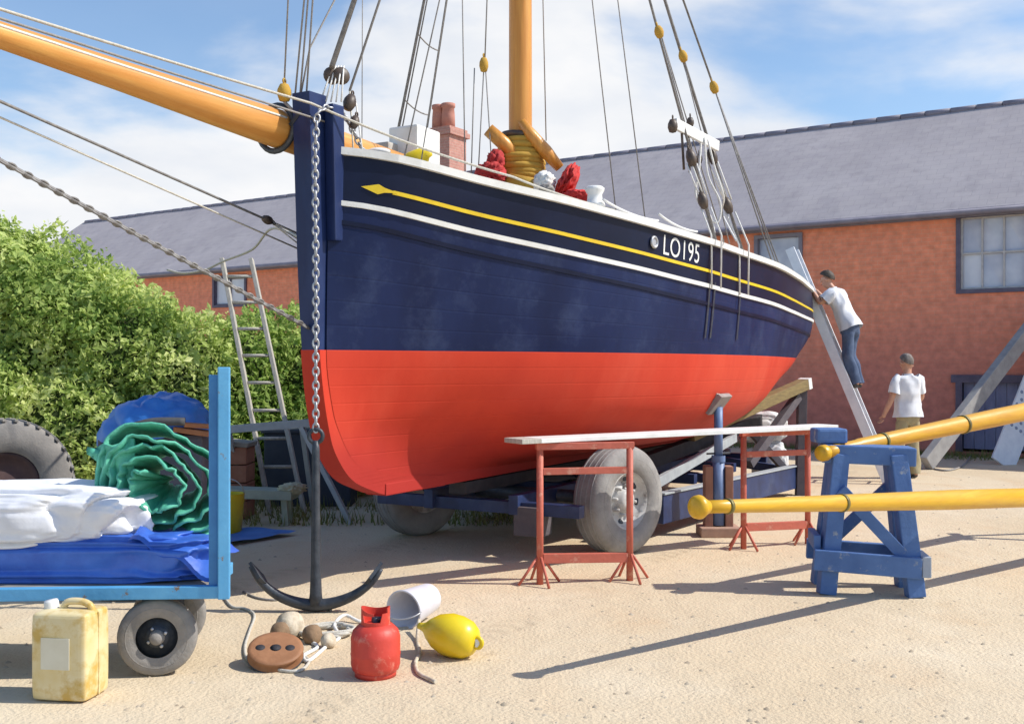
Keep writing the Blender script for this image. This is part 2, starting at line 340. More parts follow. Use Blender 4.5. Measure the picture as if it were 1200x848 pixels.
def planked(name, c, c2, rough, spec, seam, scale=2.5, c3=None, st=(1,1,.3)):
    """painted planking: seams follow the strakes (UV), paint slightly uneven"""
    m = mat(name, c, c2, rough=rough, scale=scale, detail=9, lo=.3, hi=.75, spec=spec, c3=c3, scale3=.9, lo3=.5, hi3=.8, stretch=st)
    nt = m.node_tree; b = nt.nodes['Principled BSDF']
    tc = nd(nt, 'ShaderNodeTexCoord'); sp = nd(nt, 'ShaderNodeSeparateXYZ'); nt.links.new(tc.outputs['UV'], sp.inputs[0])
    fr = nd(nt, 'ShaderNodeMath', operation='FRACT'); nt.links.new(sp.outputs['Y'], fr.inputs[0])
    pp = nd(nt, 'ShaderNodeMath', operation='PINGPONG'); pp.inputs[1].default_value = .5; nt.links.new(sp.outputs['Y'], pp.inputs[0])
    sm = nd(nt, 'ShaderNodeMapRange', interpolation_type='SMOOTHSTEP'); sm.inputs['From Min'].default_value = 0; sm.inputs['From Max'].default_value = .07
    nt.links.new(pp.outputs[0], sm.inputs['Value'])
    nz = nd(nt, 'ShaderNodeTexNoise'); nz.inputs['Scale'].default_value = 30; nz.inputs['Detail'].default_value = 5; nt.links.new(tc.outputs['Object'], nz.inputs['Vector'])
    big = nd(nt, 'ShaderNodeTexNoise'); big.inputs['Scale'].default_value = 1.6; big.inputs['Detail'].default_value = 3; nt.links.new(tc.outputs['Object'], big.inputs['Vector'])
    ad = nd(nt, 'ShaderNodeMath', operation='MULTIPLY_ADD'); ad.inputs[1].default_value = .25; nt.links.new(nz.outputs['Fac'], ad.inputs[0]); nt.links.new(sm.outputs[0], ad.inputs[2])
    ad2 = nd(nt, 'ShaderNodeMath', operation='MULTIPLY_ADD'); ad2.inputs[1].default_value = 2.5; nt.links.new(big.outputs['Fac'], ad2.inputs[0]); nt.links.new(ad.outputs[0], ad2.inputs[2])
    bp = nd(nt, 'ShaderNodeBump'); bp.inputs['Strength'].default_value = seam; bp.inputs['Distance'].default_value = .006
    nt.links.new(ad2.outputs[0], bp.inputs['Height']); nt.links.new(bp.outputs[0], b.inputs['Normal'])
    if name == 'red_antifouling':   # underside shade painted into the red, deepening unevenly toward the keel
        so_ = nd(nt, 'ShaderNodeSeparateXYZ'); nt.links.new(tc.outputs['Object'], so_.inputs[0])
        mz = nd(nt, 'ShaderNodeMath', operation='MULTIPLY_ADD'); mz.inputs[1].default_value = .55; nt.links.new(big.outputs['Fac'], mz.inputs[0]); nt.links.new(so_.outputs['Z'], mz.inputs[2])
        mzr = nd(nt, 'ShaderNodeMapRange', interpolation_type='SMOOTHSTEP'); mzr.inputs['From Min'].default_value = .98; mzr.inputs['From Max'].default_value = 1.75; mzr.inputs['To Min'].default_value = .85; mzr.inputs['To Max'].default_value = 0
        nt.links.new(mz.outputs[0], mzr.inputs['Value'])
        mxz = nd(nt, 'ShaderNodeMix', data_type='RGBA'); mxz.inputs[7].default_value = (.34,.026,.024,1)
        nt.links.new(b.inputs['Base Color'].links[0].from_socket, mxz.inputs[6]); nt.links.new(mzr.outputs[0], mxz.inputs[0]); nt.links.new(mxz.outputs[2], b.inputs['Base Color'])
    else:                           # salt bloom and scuffs on the topsides
        sc_ = nd(nt, 'ShaderNodeTexNoise'); sc_.inputs['Scale'].default_value = 3; sc_.inputs['Detail'].default_value = 10; sc_.inputs['Roughness'].default_value = .72; nt.links.new(tc.outputs['Object'], sc_.inputs['Vector'])
        scr = nd(nt, 'ShaderNodeMapRange'); scr.inputs['From Min'].default_value = .5; scr.inputs['From Max'].default_value = .85; scr.inputs['To Max'].default_value = .6; nt.links.new(sc_.outputs['Fac'], scr.inputs['Value'])
        mxz = nd(nt, 'ShaderNodeMix', data_type='RGBA'); mxz.inputs[7].default_value = (.06,.085,.17,1)
        nt.links.new(b.inputs['Base Color'].links[0].from_socket, mxz.inputs[6]); nt.links.new(scr.outputs[0], mxz.inputs[0]); nt.links.new(mxz.outputs[2], b.inputs['Base Color'])
    rr = nd(nt, 'ShaderNodeMapRange'); rr.inputs['To Min'].default_value = rough-.1; rr.inputs['To Max'].default_value = rough+.15
    nt.links.new(big.outputs['Fac'], rr.inputs['Value']); nt.links.new(rr.outputs[0], b.inputs['Roughness'])
    return m
m_navy = planked('navy_paint', (.0045,.011,.050), (.010,.021,.085), .40, .22, .18, c3=(.018,.034,.11))
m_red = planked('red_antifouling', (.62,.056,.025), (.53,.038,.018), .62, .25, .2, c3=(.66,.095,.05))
m_navy2 = mat('navy_post_paint', (.010,.022,.085), (.03,.06,.18), spec=.3, rough=.42, scale=4, lo=.45, hi=.85, bump=.15, bscale=25, stretch=(1,1,.3))
m_black = mat('black_gunwale_paint', (.004,.007,.026), (.008,.014,.046), spec=.2, rough=.4, scale=3, lo=.3, hi=.8)
m_white = mat('white_paint', (.78,.78,.76), (.62,.61,.57), rough=.5, scale=7, lo=.45, hi=.85, bump=.1)
m_yellow = mat('yellow_line_paint', (.80,.58,.02), (.70,.46,.015), rough=.45, scale=8)
m_varn = mat('varnished_spar', (.66,.30,.055), (.52,.20,.028), rough=.36, scale=4, detail=8, stretch=(7,7,.4), lo=.3, hi=.75, bump=.15, bscale=10, c3=(.74,.42,.10), scale3=1.3)
m_bsp = mat('varnished_bowsprit', (.68,.33,.085), (.50,.19,.03), rough=.38, scale=4, detail=8, lo=.3, hi=.8, bump=.15, bscale=10, rotz=1.065, stretch=(.3,5,5), c3=(.74,.44,.12), scale3=1.5)
m_wire = mat('steel_wire', (.16,.15,.15), (.30,.29,.28), rough=.55, scale=30, metal=.2)
m_rope = mat('pale_rope', (.60,.57,.50), (.42,.39,.33), rough=.9, scale=60, bump=.4, bscale=160)
m_rope2 = mat('grey_rope', (.33,.31,.29), (.22,.2,.19), rough=.9, scale=60, bump=.4, bscale=160)
m_wrope = mat('white_rope', (.80,.79,.76), (.66,.64,.6), rough=.85, scale=60, bump=.4, bscale=160)
m_block = mat('dark_block_wood', (.05,.035,.03), (.12,.085,.06), rough=.5, scale=14)
m_ochre = mat('ochre_canvas', (.55,.34,.05), (.40,.21,.03), rough=.85, scale=9, lo=.3, hi=.75, bump=.3, bscale=40)
m_sail = mat('red_sailcloth', (.50,.04,.035), (.34,.022,.025), rough=.85, scale=7, lo=.3, hi=.75, bump=.3, bscale=20)
m_deck = mat('deck_grey', (.45,.43,.40), (.33,.31,.28), rough=.8, scale=5)
m_galv = mat('galvanised_steel', (.50,.51,.53), (.36,.37,.40), rough=.45, metal=.6, scale=9, bump=.1)
m_shack = mat('dark_iron', (.035,.042,.055), (.075,.085,.10), rough=.5, metal=.3, scale=14, bump=.25, bscale=60)

boat = thing('fishing_smack', 'navy blue and red wooden sailing smack propped up ashore, varnished mast and bowsprit', 'boat', bw(4, 0, 0))
ug = [i/64 for i in range(65)]
ug = [u**1.25 for u in ug]
def skin_part(name, zlo, zhi, nz, material, planks, side):
    rows = []; uvs = []
    for j in range(nz+1):
        row = []
        for u in ug:
            a = zlo(u); b = zhi(u); z = a+(b-a)*j/nz
            row.append(hullp(u, z, side)); uvs.append((u*6, planks*j/nz))
        rows.append(row)
    mb = MB().grid(rows, flip=side < 0)
    return mb, uvs
def both(name, zlo, zhi, nz, material, planks):
    a, ua = skin_part(name, zlo, zhi, nz, material, planks, 1)
    b, ub = skin_part(name, zlo, zhi, nz, material, planks, -1)
    a.add(b.v, b.f, True)
    return obj(name, a, material, boat, uvs=ua+ub, recalc=False)
wale = lambda u: sheer(u)-.33-.10*u
both('topside_planking', lambda u: WL, wale, 22, m_navy, 6)
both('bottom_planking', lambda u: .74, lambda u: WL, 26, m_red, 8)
both('bulwark', wale, sheer, 8, m_black, 2)
# inner bulwark + deck
ins = MB()
for side in (1, -1):
    rows = []
    for dz in (0, -.2, -.38):
        rows.append([bw(s_of(u, sheer(u)+dz)+(.12 if u < .02 else 0)-(.1 if u > .98 else 0), side*max(hb(u, sheer(u)+dz)-.06, .01), sheer(u)+dz) for u in ug])
    ins.grid(rows)
obj('inner_bulwark', ins, m_white, boat)
dk = MB().grid([[bw(s_of(u, sheer(u)-.36)+(.12 if u < .02 else 0), k*max(hb(u, sheer(u)-.36)-.05, .01), sheer(u)-.36+.06*(1-k*k)) for u in ug] for k in (-1,-.5,0,.5,1)])
obj('deck', dk, m_deck, boat)
# rail cap
def strip(name, zf, hgt, dep, material, side=1, u0=0., u1=1., inn=0.0, n=80, prof=None):
    mb = MB(); rows = [[], [], [], []]
    for i in range(n+1):
        u = u0+(u1-u0)*i/n; z = zf(u)
        o0 = hullp(u, z-hgt/2, side, -inn); o1 = hullp(u, z-hgt/2, side, dep)
        p2 = hullp(u, z+hgt/2, side, dep); p3 = hullp(u, z+hgt/2, side, -inn)
        for r, p in zip(rows, (o0, o1, p2, p3)): r.append(p)
    mb.grid(rows+[rows[0]], smooth=False)
    k = n+1
    for e in (0, n): mb.f.append(tuple(r*k+e for r in (range(4) if e else reversed(range(4))))); mb.sm.append(False)
    return mb
cap = strip('', lambda u: sheer(u)+.02, .05, .035, m_white, 1, .002, 1, .12)
c2 = strip('', lambda u: sheer(u)+.02, .05, .035, m_white, -1, .012, 1, .12); cap.add(c2.v, c2.f)
tp = [hullp(1, sheer(1)+.02, 1, .03), hullp(1, sheer(1)+.02, -1, .03)]
cap.beam(tp[0]-AX*.07, tp[1]-AX*.07, .15, .05)
obj('cap_rail', cap, m_white, boat)
for side in (1, -1):
    obj('rubbing_strake', strip('', lambda u: wale(u), .034, .018, m_white, side, .002, 1, .02), m_white, boat)
    obj('yellow_cove_line', strip('', lambda u: sheer(u)-.205-.08*u, .026, .006, m_yellow, side, .028, .998, .01), m_yellow, boat)
    obj('lower_wale', strip('', lambda u: sheer(u)-.46-.17*u, .03, .012, m_black, side, .004, 1, .02), m_black, boat)
# arrow tip of the cove line
us = .021; mbt = MB()
zc = sheer(.03)-.205
def cov(u, dz): return hullp(u, zc+dz+(sheer(u)-sheer(.03)), 1, .009)
mbt.add([cov(.013,0),cov(.0205,.034),cov(.0235,.016),cov(.031,.0),cov(.0235,-.016),cov(.0205,-.034)], [(0,1,2,3,4,5)])
obj('cove_line_arrowhead', mbt, m_yellow, boat)
# transom
zt = [.74+(sheer(1)-.74)*i/24 for i in range(25)]
trm = MB().grid([[bw(s_of(1, z), k*hb(1, z), z) for k in (-1,-.5,0,.5,1)] for z in zt if z >= WL-.03])
obj('transom', trm, m_navy, boat, uvs=[(0,.5)]*len(trm.v))
tb = MB().grid([[bw(s_of(1, z), k*hb(1, z), z) for k in (-1,-.5,0,.5,1)] for z in zt if z <= WL+.03])
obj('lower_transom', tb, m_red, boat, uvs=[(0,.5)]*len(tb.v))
# stem and keel (one curved timber in two colours)
ff = pchip([.62,.66,.72,.8,.9,1.1,1.7,3.45], [.9,.62,.42,.22,.1,-.03,-.15,-.25])
def stem_slab(zl, zh, n, hw, back):
    mb = MB(); A=[];B=[];C=[];D=[]
    for i in range(n+1):
        z = zl+(zh-zl)*i/n; f = ff(z); k = back(z)
        w1 = hw*.86
        A.append(bw(f, -w1, z)); B.append(bw(f, w1, z)); C.append(bw(k, hw, z)); D.append(bw(k, -hw, z))
    mb.grid([A,B,C,D,A], smooth=False)
    m_ = n+1
    mb.f += [tuple(r*m_ for r in range(4)), tuple(r*m_+n for r in reversed(range(4)))]; mb.sm += [False]*2
    return mb
obj('stem_head', stem_slab(WL, 3.42, 30, .085, lambda z: .06 if z < 2.9 else -.09), m_navy2, boat)
kl = stem_slab(.66, WL, 40, .095, lambda z: st_f(max(z, .74))+.12)
kl.beam(bw(.58,0,.707), bw(9.1,0,.707), .186, .09, bev=.008)
kl.beam(bw(9.05,0,.63), bw(9.35,0,1.6), .14, .18)
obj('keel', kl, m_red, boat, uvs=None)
rd = MB(); pts = [(9.2,.66),(9.85,.66),(9.95,1.15),(9.55,1.7),(9.48,1.7)]
vs = [bw(s, k*.035, z) for k in (-1, 1) for s, z in pts]
rd.add(vs, [(4,3,2,1,0),(5,6,7,8,9)]+[(i,(i+1)%5,5+(i+1)%5,5+i) for i in range(5)])
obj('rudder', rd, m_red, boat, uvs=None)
# knightheads beside the stem
for sd in (1, -1):
    kh = MB(); b0 = bw(-.02, sd*.215, 1.95); b1 = bw(-.04, sd*.205, 3.40)
    q = Matrix((NP, AX, Vector((0,0,1)))).transposed()
    kh.beam(bw(-.02, sd*.118, 2.45), bw(-.06, sd*.128, 3.36), .08, .12, up=AX, bev=.012)
    obj('knighthead', kh, m_navy2, boat)
# hawse fitting and gammon iron
gi = MB(); bs0 = bw(-.1, -.24, 3.235)
BS = lambda s: bw(-s, -.235-.02*s, 3.205+.085*s/2.4)
gi.torus(BS(.22), -AX, .155, .02, 24, 8)
gi.beam(BS(.22)+NP*.14, bw(-.22, -.0, 3.3), .05, .03)
obj('gammon_iron', gi, m_shack, boat)
bsm = MB().tube([BS(s) for s in (-1.5,-.2,0,.15,.8,1.5,2.3,3.2,4.3,4.4)], [.13,.135,.135,.132,.11,.086,.066,.056,.047,.02], 24)
obj('bowsprit', bsm, m_bsp, boat)
bl = MB().tube([BS(s)+Vector((0,0,.0))+NP*(r*.93)+Vector((0,0,r*.38)) for s, r in ((.25,.13),(.8,.11),(1.5,.086),(2.3,.066),(3.2,.056),(4.3,.047))], .008, 6)
obj('spar_lacing', bl, m_wrope, boat)
BE = BS(4.25)
# mast
MS = 2.8; MX = bw(MS, 0, 0); MT = MX+Vector((0,0,9.5))
ms = MB().tube([MX+Vector((0,0,z)) for z in (2.3,3.0,4,5.5,7,8.6,9.9)], [.108,.108,.107,.104,.098,.085,.06], 28)
obj('mast', ms, m_varn, boat)
def rope_part(name, pts, r, m, n=6):
    return obj(name, MB().tube(pts, r, n), m, boat)
# ochre coil bundle + gaff jaws at the mast foot
cb = MB(); rr_ = random.Random(2)
for i in range(11):
    z = 3.20+i*.046; r = .175+.035*math.sin(i/10*math.pi)
    cb.torus(MX+Vector((rr_.uniform(-.008,.008), rr_.uniform(-.008,.008), z)), (rr_.uniform(-.06,.06), rr_.uniform(-.06,.06), 1), r, .032, 28, 8)
cb.lathe([(.19,3.15),(.2,3.4),(.19,3.66),(.14,3.74),(.11,3.76)], MX, n=24)
obj('rope_coil', cb, m_ochre, boat)
cb = MB(); cb.torus(MX+Vector((0,0,3.72)), (.1,0,1), .155, .03, 28, 8)
obj('mast_hoop', cb, m_block, boat)
def px_at(px, py, dy): return at(px, py, MX.y+dy)
jw = MB(); jw.tube([px_at(607,186,-.14), px_at(590,168,-.18), px_at(572,152,-.2)], [.062,.066,.06], 12)
obj('gaff_jaw', jw, m_varn, boat)
jw = MB(); jw.tube([px_at(611,142,-.16), px_at(622,158,-.17), px_at(640,178,-.16), px_at(656,197,-.12)], [.035,.058,.062,.045], 12)
obj('gaff_jaw', jw, m_varn, boat)
bo = MB(); bo.tube([px_at(596,213,-.3), px_at(622,219,-.35), px_at(640,226,-.4)], [.075,.085,.07], 14)
obj('spar_heel', bo, m_ochre, boat)
def folds(seed, amp, f=3.0, st=(1,1,1)):
    def fn(n):
        p = Vector((n.x*st[0], n.y*st[1], n.z*st[2]))*f+Vector((seed*3.7, seed*1.3, seed*.7))
        w = mnoise.noise(p*.7)*1.2
        return amp*(abs(math.sin(3.1*(mnoise.noise(p+Vector((w,w,w)))))))-amp*.4+amp*.25*mnoise.noise(p*3)
    return fn
fs1 = MB().blob(px_at(575,205,-.3), (.125,.2,.10), 4, folds(1,.35)).blob(px_at(581,190,-.25), (.075,.12,.10), 4, folds(2,.35))
obj('furled_sail', fs1, m_sail, boat)
m_sail2 = mat('bright_red_sailcloth', (.60,.035,.03), (.42,.02,.02), rough=.8, scale=7, bump=.3, bscale=20)
fs2 = MB().blob(px_at(664,216,-.35), (.07,.3,.17), 4, folds(3,.35), rot=Matrix.Rotation(R(28),3,'Y').to_3x3()).blob(px_at(674,232,-.6), (.13,.2,.06), 4, folds(4,.3))
obj('furled_sail', fs2, m_sail2, boat)
fs3 = MB().blob(px_at(638,214,-.45), (.09,.12,.09), 4, folds(5,.3))
obj('white_canvas_roll', fs3, m_white, boat)
cn = MB().blob(px_at(640,222,-.9), (.06,.1,.04), 3, folds(6,.3))
obj('grey_canvas_roll', cn, m_rope2, boat)
# deck gear near the bow seen over the rail
dz = MB().box(at(486,178,8.35), (.28,.34,.36), Quaternion((0,0,1), R(-29)), bev=.02)
obj('deck_box', dz, m_white, boat)
dz = MB().box(at(455,181,8.3), (.22,.3,.14), Quaternion((0,0,1), R(-29)), bev=.02)
dz.box(at(455,196,8.3), (.3,.36,.16), Quaternion((0,0,1), R(-29)), bev=.02)
obj('hatch_cover', dz, m_deck, boat)
wn = MB(); wc = hull_s(2.0, 2.7, 1, -.12); wc = at(697,240,8.15)
wn.lathe([(.0,.0),(.085,.0),(.08,.03),(.062,.05),(.058,.1),(.075,.13),(.078,.15),(.06,.165),(0,.168)], wc+Vector((0,0,-.02)), n=20)
wn.lathe([(.07,-.15),(.07,0)], wc+Vector((0,0,-.02)), n=16)
obj('winch', wn, m_white, boat)
# fairlead
fl = MB().blob(at(444,178,7.6), (.09,.06,.03), 3).box(at(444,188,7.6), (.16,.07,.06), bev=.01)
obj('fairlead', fl, m_white, boat); fl = MB().blob(at(440,183,7.52), (.05,.03,.022), 3); obj('fairlead_roller', fl, m_black, boat)

# rigging -------------------------------------------------------------
def blk(p, axis, L=.12, r=.042, m=None):
    d = Vector(axis).normalized(); mb = MB()
    mb.lathe([(0,-L/2),(r*.7,-L*.42),(r,-L*.1),(r*.95,L*.15),(r*.6,L*.42),(0,L/2)], p, d, 12)
    mb.torus(Vector(p)+d*(L/2+.012), d.cross(Vector((.3,.9,.1))), .016, .006, 12, 6)
    return obj('block', mb, m or m_block, boat)
# forestays from stem head
f0 = bw(-.12,.02,3.42)
rope_part('forestay', [bw(-.05,.1,3.62), MT], .019, m_wire)
rope_part('stay_tackle', [bw(-.2,-.05,3.38), bw(-.12,-.03,3.75)+Vector((.0,0,0)), MT+Vector((0,0,-1.2))], .006, m_rope2)
for dx, c in ((-.045,m_rope2),(-.012,m_rope2),(.03,m_rope2)):
    rope_part('halyard', [bw(-.2,-.03,3.42)+Vector((dx,0,0)), bw(-.16,-.02,4.5)+Vector((dx*.6+.05,0,0)), MT+Vector((0,0,.2+dx*4))], .0065, c)
# big lanyard tackle on the forestay
fd = (MT-bw(-.05,.1,3.5)).normalized()
pb = bw(-.05,.1,3.46)
for k in (-1,1):
    mb = MB().lathe([(0,-.03),(.05,-.03),(.062,0),(.05,.03),(0,.03)], pb+fd*.13+Vector((k*.03,0,.0)), (.4,-.9,0), 16)
    obj('deadeye', mb, m_block, boat)
for k in range(5):
    rope_part('lanyard', [pb+Vector((-.07+k*.035,-.03,-.08)), pb+fd*.2+Vector((-.035+k*.018,-.04,0))], .006, m_wrope)
blk(bw(.12,.12,3.42), fd, .13, .045); blk(bw(.12,.16,3.28), fd, .1, .036)
rope_part('halyard', [bw(.12,.12,3.5), MT+Vector((0,0,-.6))], .009, m_rope2)
rope_part('halyard', [bw(.12,.12,3.5), bw(.13,.16,2.85)], .006, m_rope)
rope_part('halyard', [bw(.16,.14,3.44), bw(.2,.2,2.9)], .006, m_wrope)
blk(bw(-.26,-.13,3.43), (0,0,1), .13, .048, m_ochre)
rope_part('halyard', [bw(-.26,-.13,3.5), bw(-.22,-.1,4.6), MT+Vector((-.1,0,.1))], .006, m_rope2)
rope_part('strop', [bw(-.26,-.13,3.37), bw(-.23,-.07,3.30)], .012, m_rope2)
for s, lat, top, r in ((.5,.2,-1.2,.006),(.62,.3,-.2,.005)):
    rope_part('halyard', [bw(s,lat,2.7), MT+Vector((0,0,top))], r, m_rope2)
# bowsprit gear
BEp = BE
def wire(name, a, b, r, m, s=.0): return rope_part(name, sag(a, b, s, 8), r, m)
wire('bobstay', BEp+Vector((0,0,-.03)), bw(-.16,0,1.86), .012, m_wire)
for side, z, s_ in ((-1, 2.5, .35), (-1, 2.42, .3)):
    pass
bstop = hull_s(.6, 2.62, -1)
wire('bowsprit_shroud', BEp-NP*.05, hull_s(.42, 2.56, -1), .0085, m_wire)
wire('bowsprit_shroud', BEp-NP*.05+Vector((0,0,-.06)), hull_s(.42, 2.44, -1), .006, m_rope)
wire('bowsprit_shroud', BEp+NP*.05, bw(.02,.1,3.24), .007, m_rope2)
rope_part('lifeline', sag(BEp+Vector((0,0,.06)), bw(-.26,.1,3.33), .02)+sag(bw(-.26,.1,3.33), hull_s(1.1,3.0,1,-.1), .03)[1:]+sag(hull_s(1.1,3.0,1,-.1), hull_s(2.05,2.86,1,-.1), .02)[1:], .0085, m_rope)
tk = BEp.lerp(hull_s(.42,2.56,-1), .905); blk(tk, (hull_s(.42,2.56,-1)-BEp), .1, .032)
for k in (-.05,.0,.05): rope_part('lanyard', [tk, hull_s(.42,2.5+k,-1)], .005, m_wrope)
# bobstay chain look: links strung along the wire
ch = MB(); a = BEp+Vector((0,0,-.03)); b = bw(-.16,0,1.86); d = (b-a); L = d.length; d.normalize()
for i in range(int(L/.046)):
    ch.torus(a+d*(.03+i*.046), d.orthogonal() if i % 2 else d.cross(d.orthogonal()), .016, .006, 10, 5, sx=1.7, ax2=d)
obj('bobstay_chain', ch, m_wire, boat)
# starboard shrouds with ratlines
sh = []
for s in (2.55, 2.95, 3.35):
    foot = hull_s(s, 2.72, -1); sh.append((foot, MT+Vector((0,0,-.1))))
for i, (a, b) in enumerate(sh):
    if i != 1: rope_part('shroud', [a, b], .014 if i == 0 else .012, m_wire)
    else: rope_part('halyard', [a.lerp(sh[0][0],.75), b], .007, m_wire)
for k in range(11):
    z = 3.55+k*.62; t = lambda q: q[0].lerp(q[1], (z-q[0].z)/(q[1].z-q[0].z))
    rope_part('ratline', sag(t(sh[0]), t(sh[2]), .03, 6), .007, m_rope2)
blk(sh[0][0].lerp(sh[0][1], .095), sh[0][1]-sh[0][0], .16, .04)
# port shrouds
ps = [(hull_s(3.36,2.72,1,.01), m_wire, .013), (hull_s(4.05,2.70,1,.01), m_wire, .015)]
TOPS = [MT+Vector((0,0,-.1)), MT+Vector((.03,0,-.3))]
for (a, m, r), T in zip(ps, TOPS):
    rope_part('shroud', [a, T], r, m)
def on(p0, p1, z): return p0.lerp(p1, (z-p0.z)/(p1.z-p0.z))
p0, p1 = ps[0][0], ps[1][0]
for foot, T, zz in ((p0,TOPS[0],(3.46,3.08)), (p1,TOPS[1],(3.58,3.12))):
    d = T-foot
    for z in zz: blk(on(foot, T, z)+Vector((-.02,-.05,0)), d, .17, .046)
    for k in (-.045, 0, .045):
        rope_part('lanyard', [on(foot, T, zz[0])+Vector((k-.02,-.06,-.05)), on(foot, T, zz[1])+Vector((k*.8-.02,-.06,.05))], .008, m_wrope)
    for k in (-.04, .05):
        rope_part('lanyard', [on(foot, T, zz[1])+Vector((k,-.05,-.06)), foot+Vector((k,-.05,.05)), foot+Vector((k*.9,-.05,-.42))], .0085, m_wrope)
# yellow blocks high on the rigging
for px, py, d, ax in ((765,38,9.0,ps[0]),(801,50,9.2,ps[1])):
    T = TOPS[0] if px == 765 else TOPS[1]; f = ax[0]
    z = EYE+(430-py)/1200*9.2; blk(on(f, T, z)+Vector((0,-.03,0)), T-f, .12, .042, m_ochre)
for k in (.06,.12): rope_part('halyard', [hull_s(3.36+k*3,2.75,1,-.05), on(p0, TOPS[0], EYE+392/1200*9.2)+Vector((.02,0,0))], .006, m_rope2)
for k in (.05,-.06): rope_part('halyard', [hull_s(4.05+k*3,2.75,1,-.05), on(p1, TOPS[1], EYE+380/1200*9.2)+Vector((.02*k,0,0))], .006, m_rope2)
# third line (running backstay) with its yellow block
bk = hull_s(5.6,2.72,1,-.08); T3 = MT+Vector((.05,0,-.4))
zb = EYE+352/1200*9.9
rope_part('backstay', [on(bk,T3,zb), T3], .011, m_wire)
blk(on(bk,T3,zb), T3-bk, .14, .045, m_ochre)
for k in (-.14,.0,.1): rope_part('backstay_tackle', [bk+AX*k*1.2, on(bk,T3,zb)], .0075, m_wire)
# white spreader batten lashed across the shrouds
sa = on(p0, TOPS[0], EYE+287/1200*8.9)+Vector((-.1,-.09,.03)); sb = on(p1, TOPS[1], EYE+270/1200*9.3)+Vector((.06,-.09,-.03))
bt = MB().beam(sa, sb, .035, .10, bev=.008)
obj('sheer_pole', bt, m_white, boat)
blk(sa+Vector((-.02,0,-.02)), (0,0,1), .13, .045); blk(sa.lerp(sb,.35)+Vector((0,.02,.09)), (0,0,1), .1, .035); blk(sb+Vector((-.18,-.02,-.12)), (0,0,1), .1, .032)
q = sa.lerp(sb,.6)
rope_part('hanging_rope', curve_pts([q, q+Vector((-.03,-.05,-.3)), q+Vector((-.06,-.06,-.55)), q+Vector((.08,-.06,-.75)), q+Vector((.12,-.05,-1.0))], 6), .011, m_wrope)
rope_part('hanging_rope', curve_pts([q+Vector((.03,0,0)), q+Vector((.05,-.05,-.35)), q+Vector((.16,-.06,-.6)), q+Vector((.14,-.06,-.78)), q+Vector((.02,-.06,-.74))], 6), .011, m_wrope)
rope_part('hanging_rope', curve_pts([q+Vector((.06,0,-.02)), q+Vector((.12,-.04,-.3)), q+Vector((.2,-.03,-.55)), p1+Vector((-.2,-.05,.35)), p0+Vector((.18,-.05,.0))], 6), .009, m_wrope)
for a_ in (.15,.28): rope_part('lashing', [sa.lerp(sb,a_)+Vector((0,.02,.02)), sa.lerp(sb,a_)+Vector((.02,.0,-.38))], .012, m_block)
# chain plates below the white strake
for s in (3.31,3.42,4.05):
    mb = MB(); zs = [2.36-i*.05 for i in range(11)]
    A = [hull_s(s-.014,z,1,.013) for z in zs]; B = [hull_s(s+.014,z,1,.013) for z in zs]
    mb.grid([A,B], smooth=False); obj('chainplate', mb, m_shack, boat)
# thin halyards by the mast
for (px0,py0,px1,py1,d,r) in ((545,205,541,-60,9.2,.006),(552,210,556,80,9.2,.006),(560,210,567,80,9.2,.006),(577,205,569,80,9.2,.006),(640,165,635,-60,9.6,.006),(722,250,685,-80,10.2,.0065),(757,265,714,-80,10.2,.0065),(424,195,425,-60,8.9,.0045)):
    rope_part('halyard', [at(px0,py0,d), at(px1,py1,d)], r, m_rope2)
rope_part('halyard', [at(568,76,9.2), at(573,-60,9.2)], .007, m_rope2)
blk(at(567,76,9.2), (0,0,1), .14, .042, m_ochre)
# low white life line on the rail
for s0, s1 in ((1.9,2.6),(2.6,3.2)):
    rope_part('guard_rope', sag(hull_s(s0,2.92-.05*(s0-1.9),1,-.08), hull_s(s1,2.86-.05*(s1-1.9),1,-.08), .03), .01, m_wrope)
# registration number
cu = bpy.data.curves.new('number', 'FONT'); cu.body = 'LO195'; cu.size = .255; cu.resolution_u = 6; cu.space_character = 1.06
to = bpy.data.objects.new('number_tmp', cu); col.objects.link(to)
dg = bpy.context.evaluated_depsgraph_get(); tm = bpy.data.meshes.new_from_object(to.evaluated_get(dg))
bpy.data.objects.remove(to)
xs = [v.co.x for v in tm.vertices]; ys = [v.co.y for v in tm.vertices]; x0, x1, y0, y1 = min(xs), max(xs), min(ys), max(ys)
mb = MB()
for v in tm.vertices:
    s = 2.56+(v.co.x-x0)/(x1-x0)*.54; zz = (v.co.y-y0)/(y1-y0)
    u = u_at(s, 2.6); z = sheer(u)-.192+zz*.165
    mb.v.append(hullp(u_at(s, z), z, 1, .004))
for p in tm.polygons: mb.f.append(tuple(p.vertices)); mb.sm.append(False)
obj('registration_number', mb, m_white, boat)
em = MB(); ec = hull_s(2.42, sheer(u_at(2.42,2.6))-.115, 1, .01); en = (NP-AX*.2).normalized()
em.torus(ec, en, .042, .012, 20, 8); em.lathe([(0,.004),(.035,.002)], ec, en, 16); obj('hawse_fitting', em, m_galv, boat)

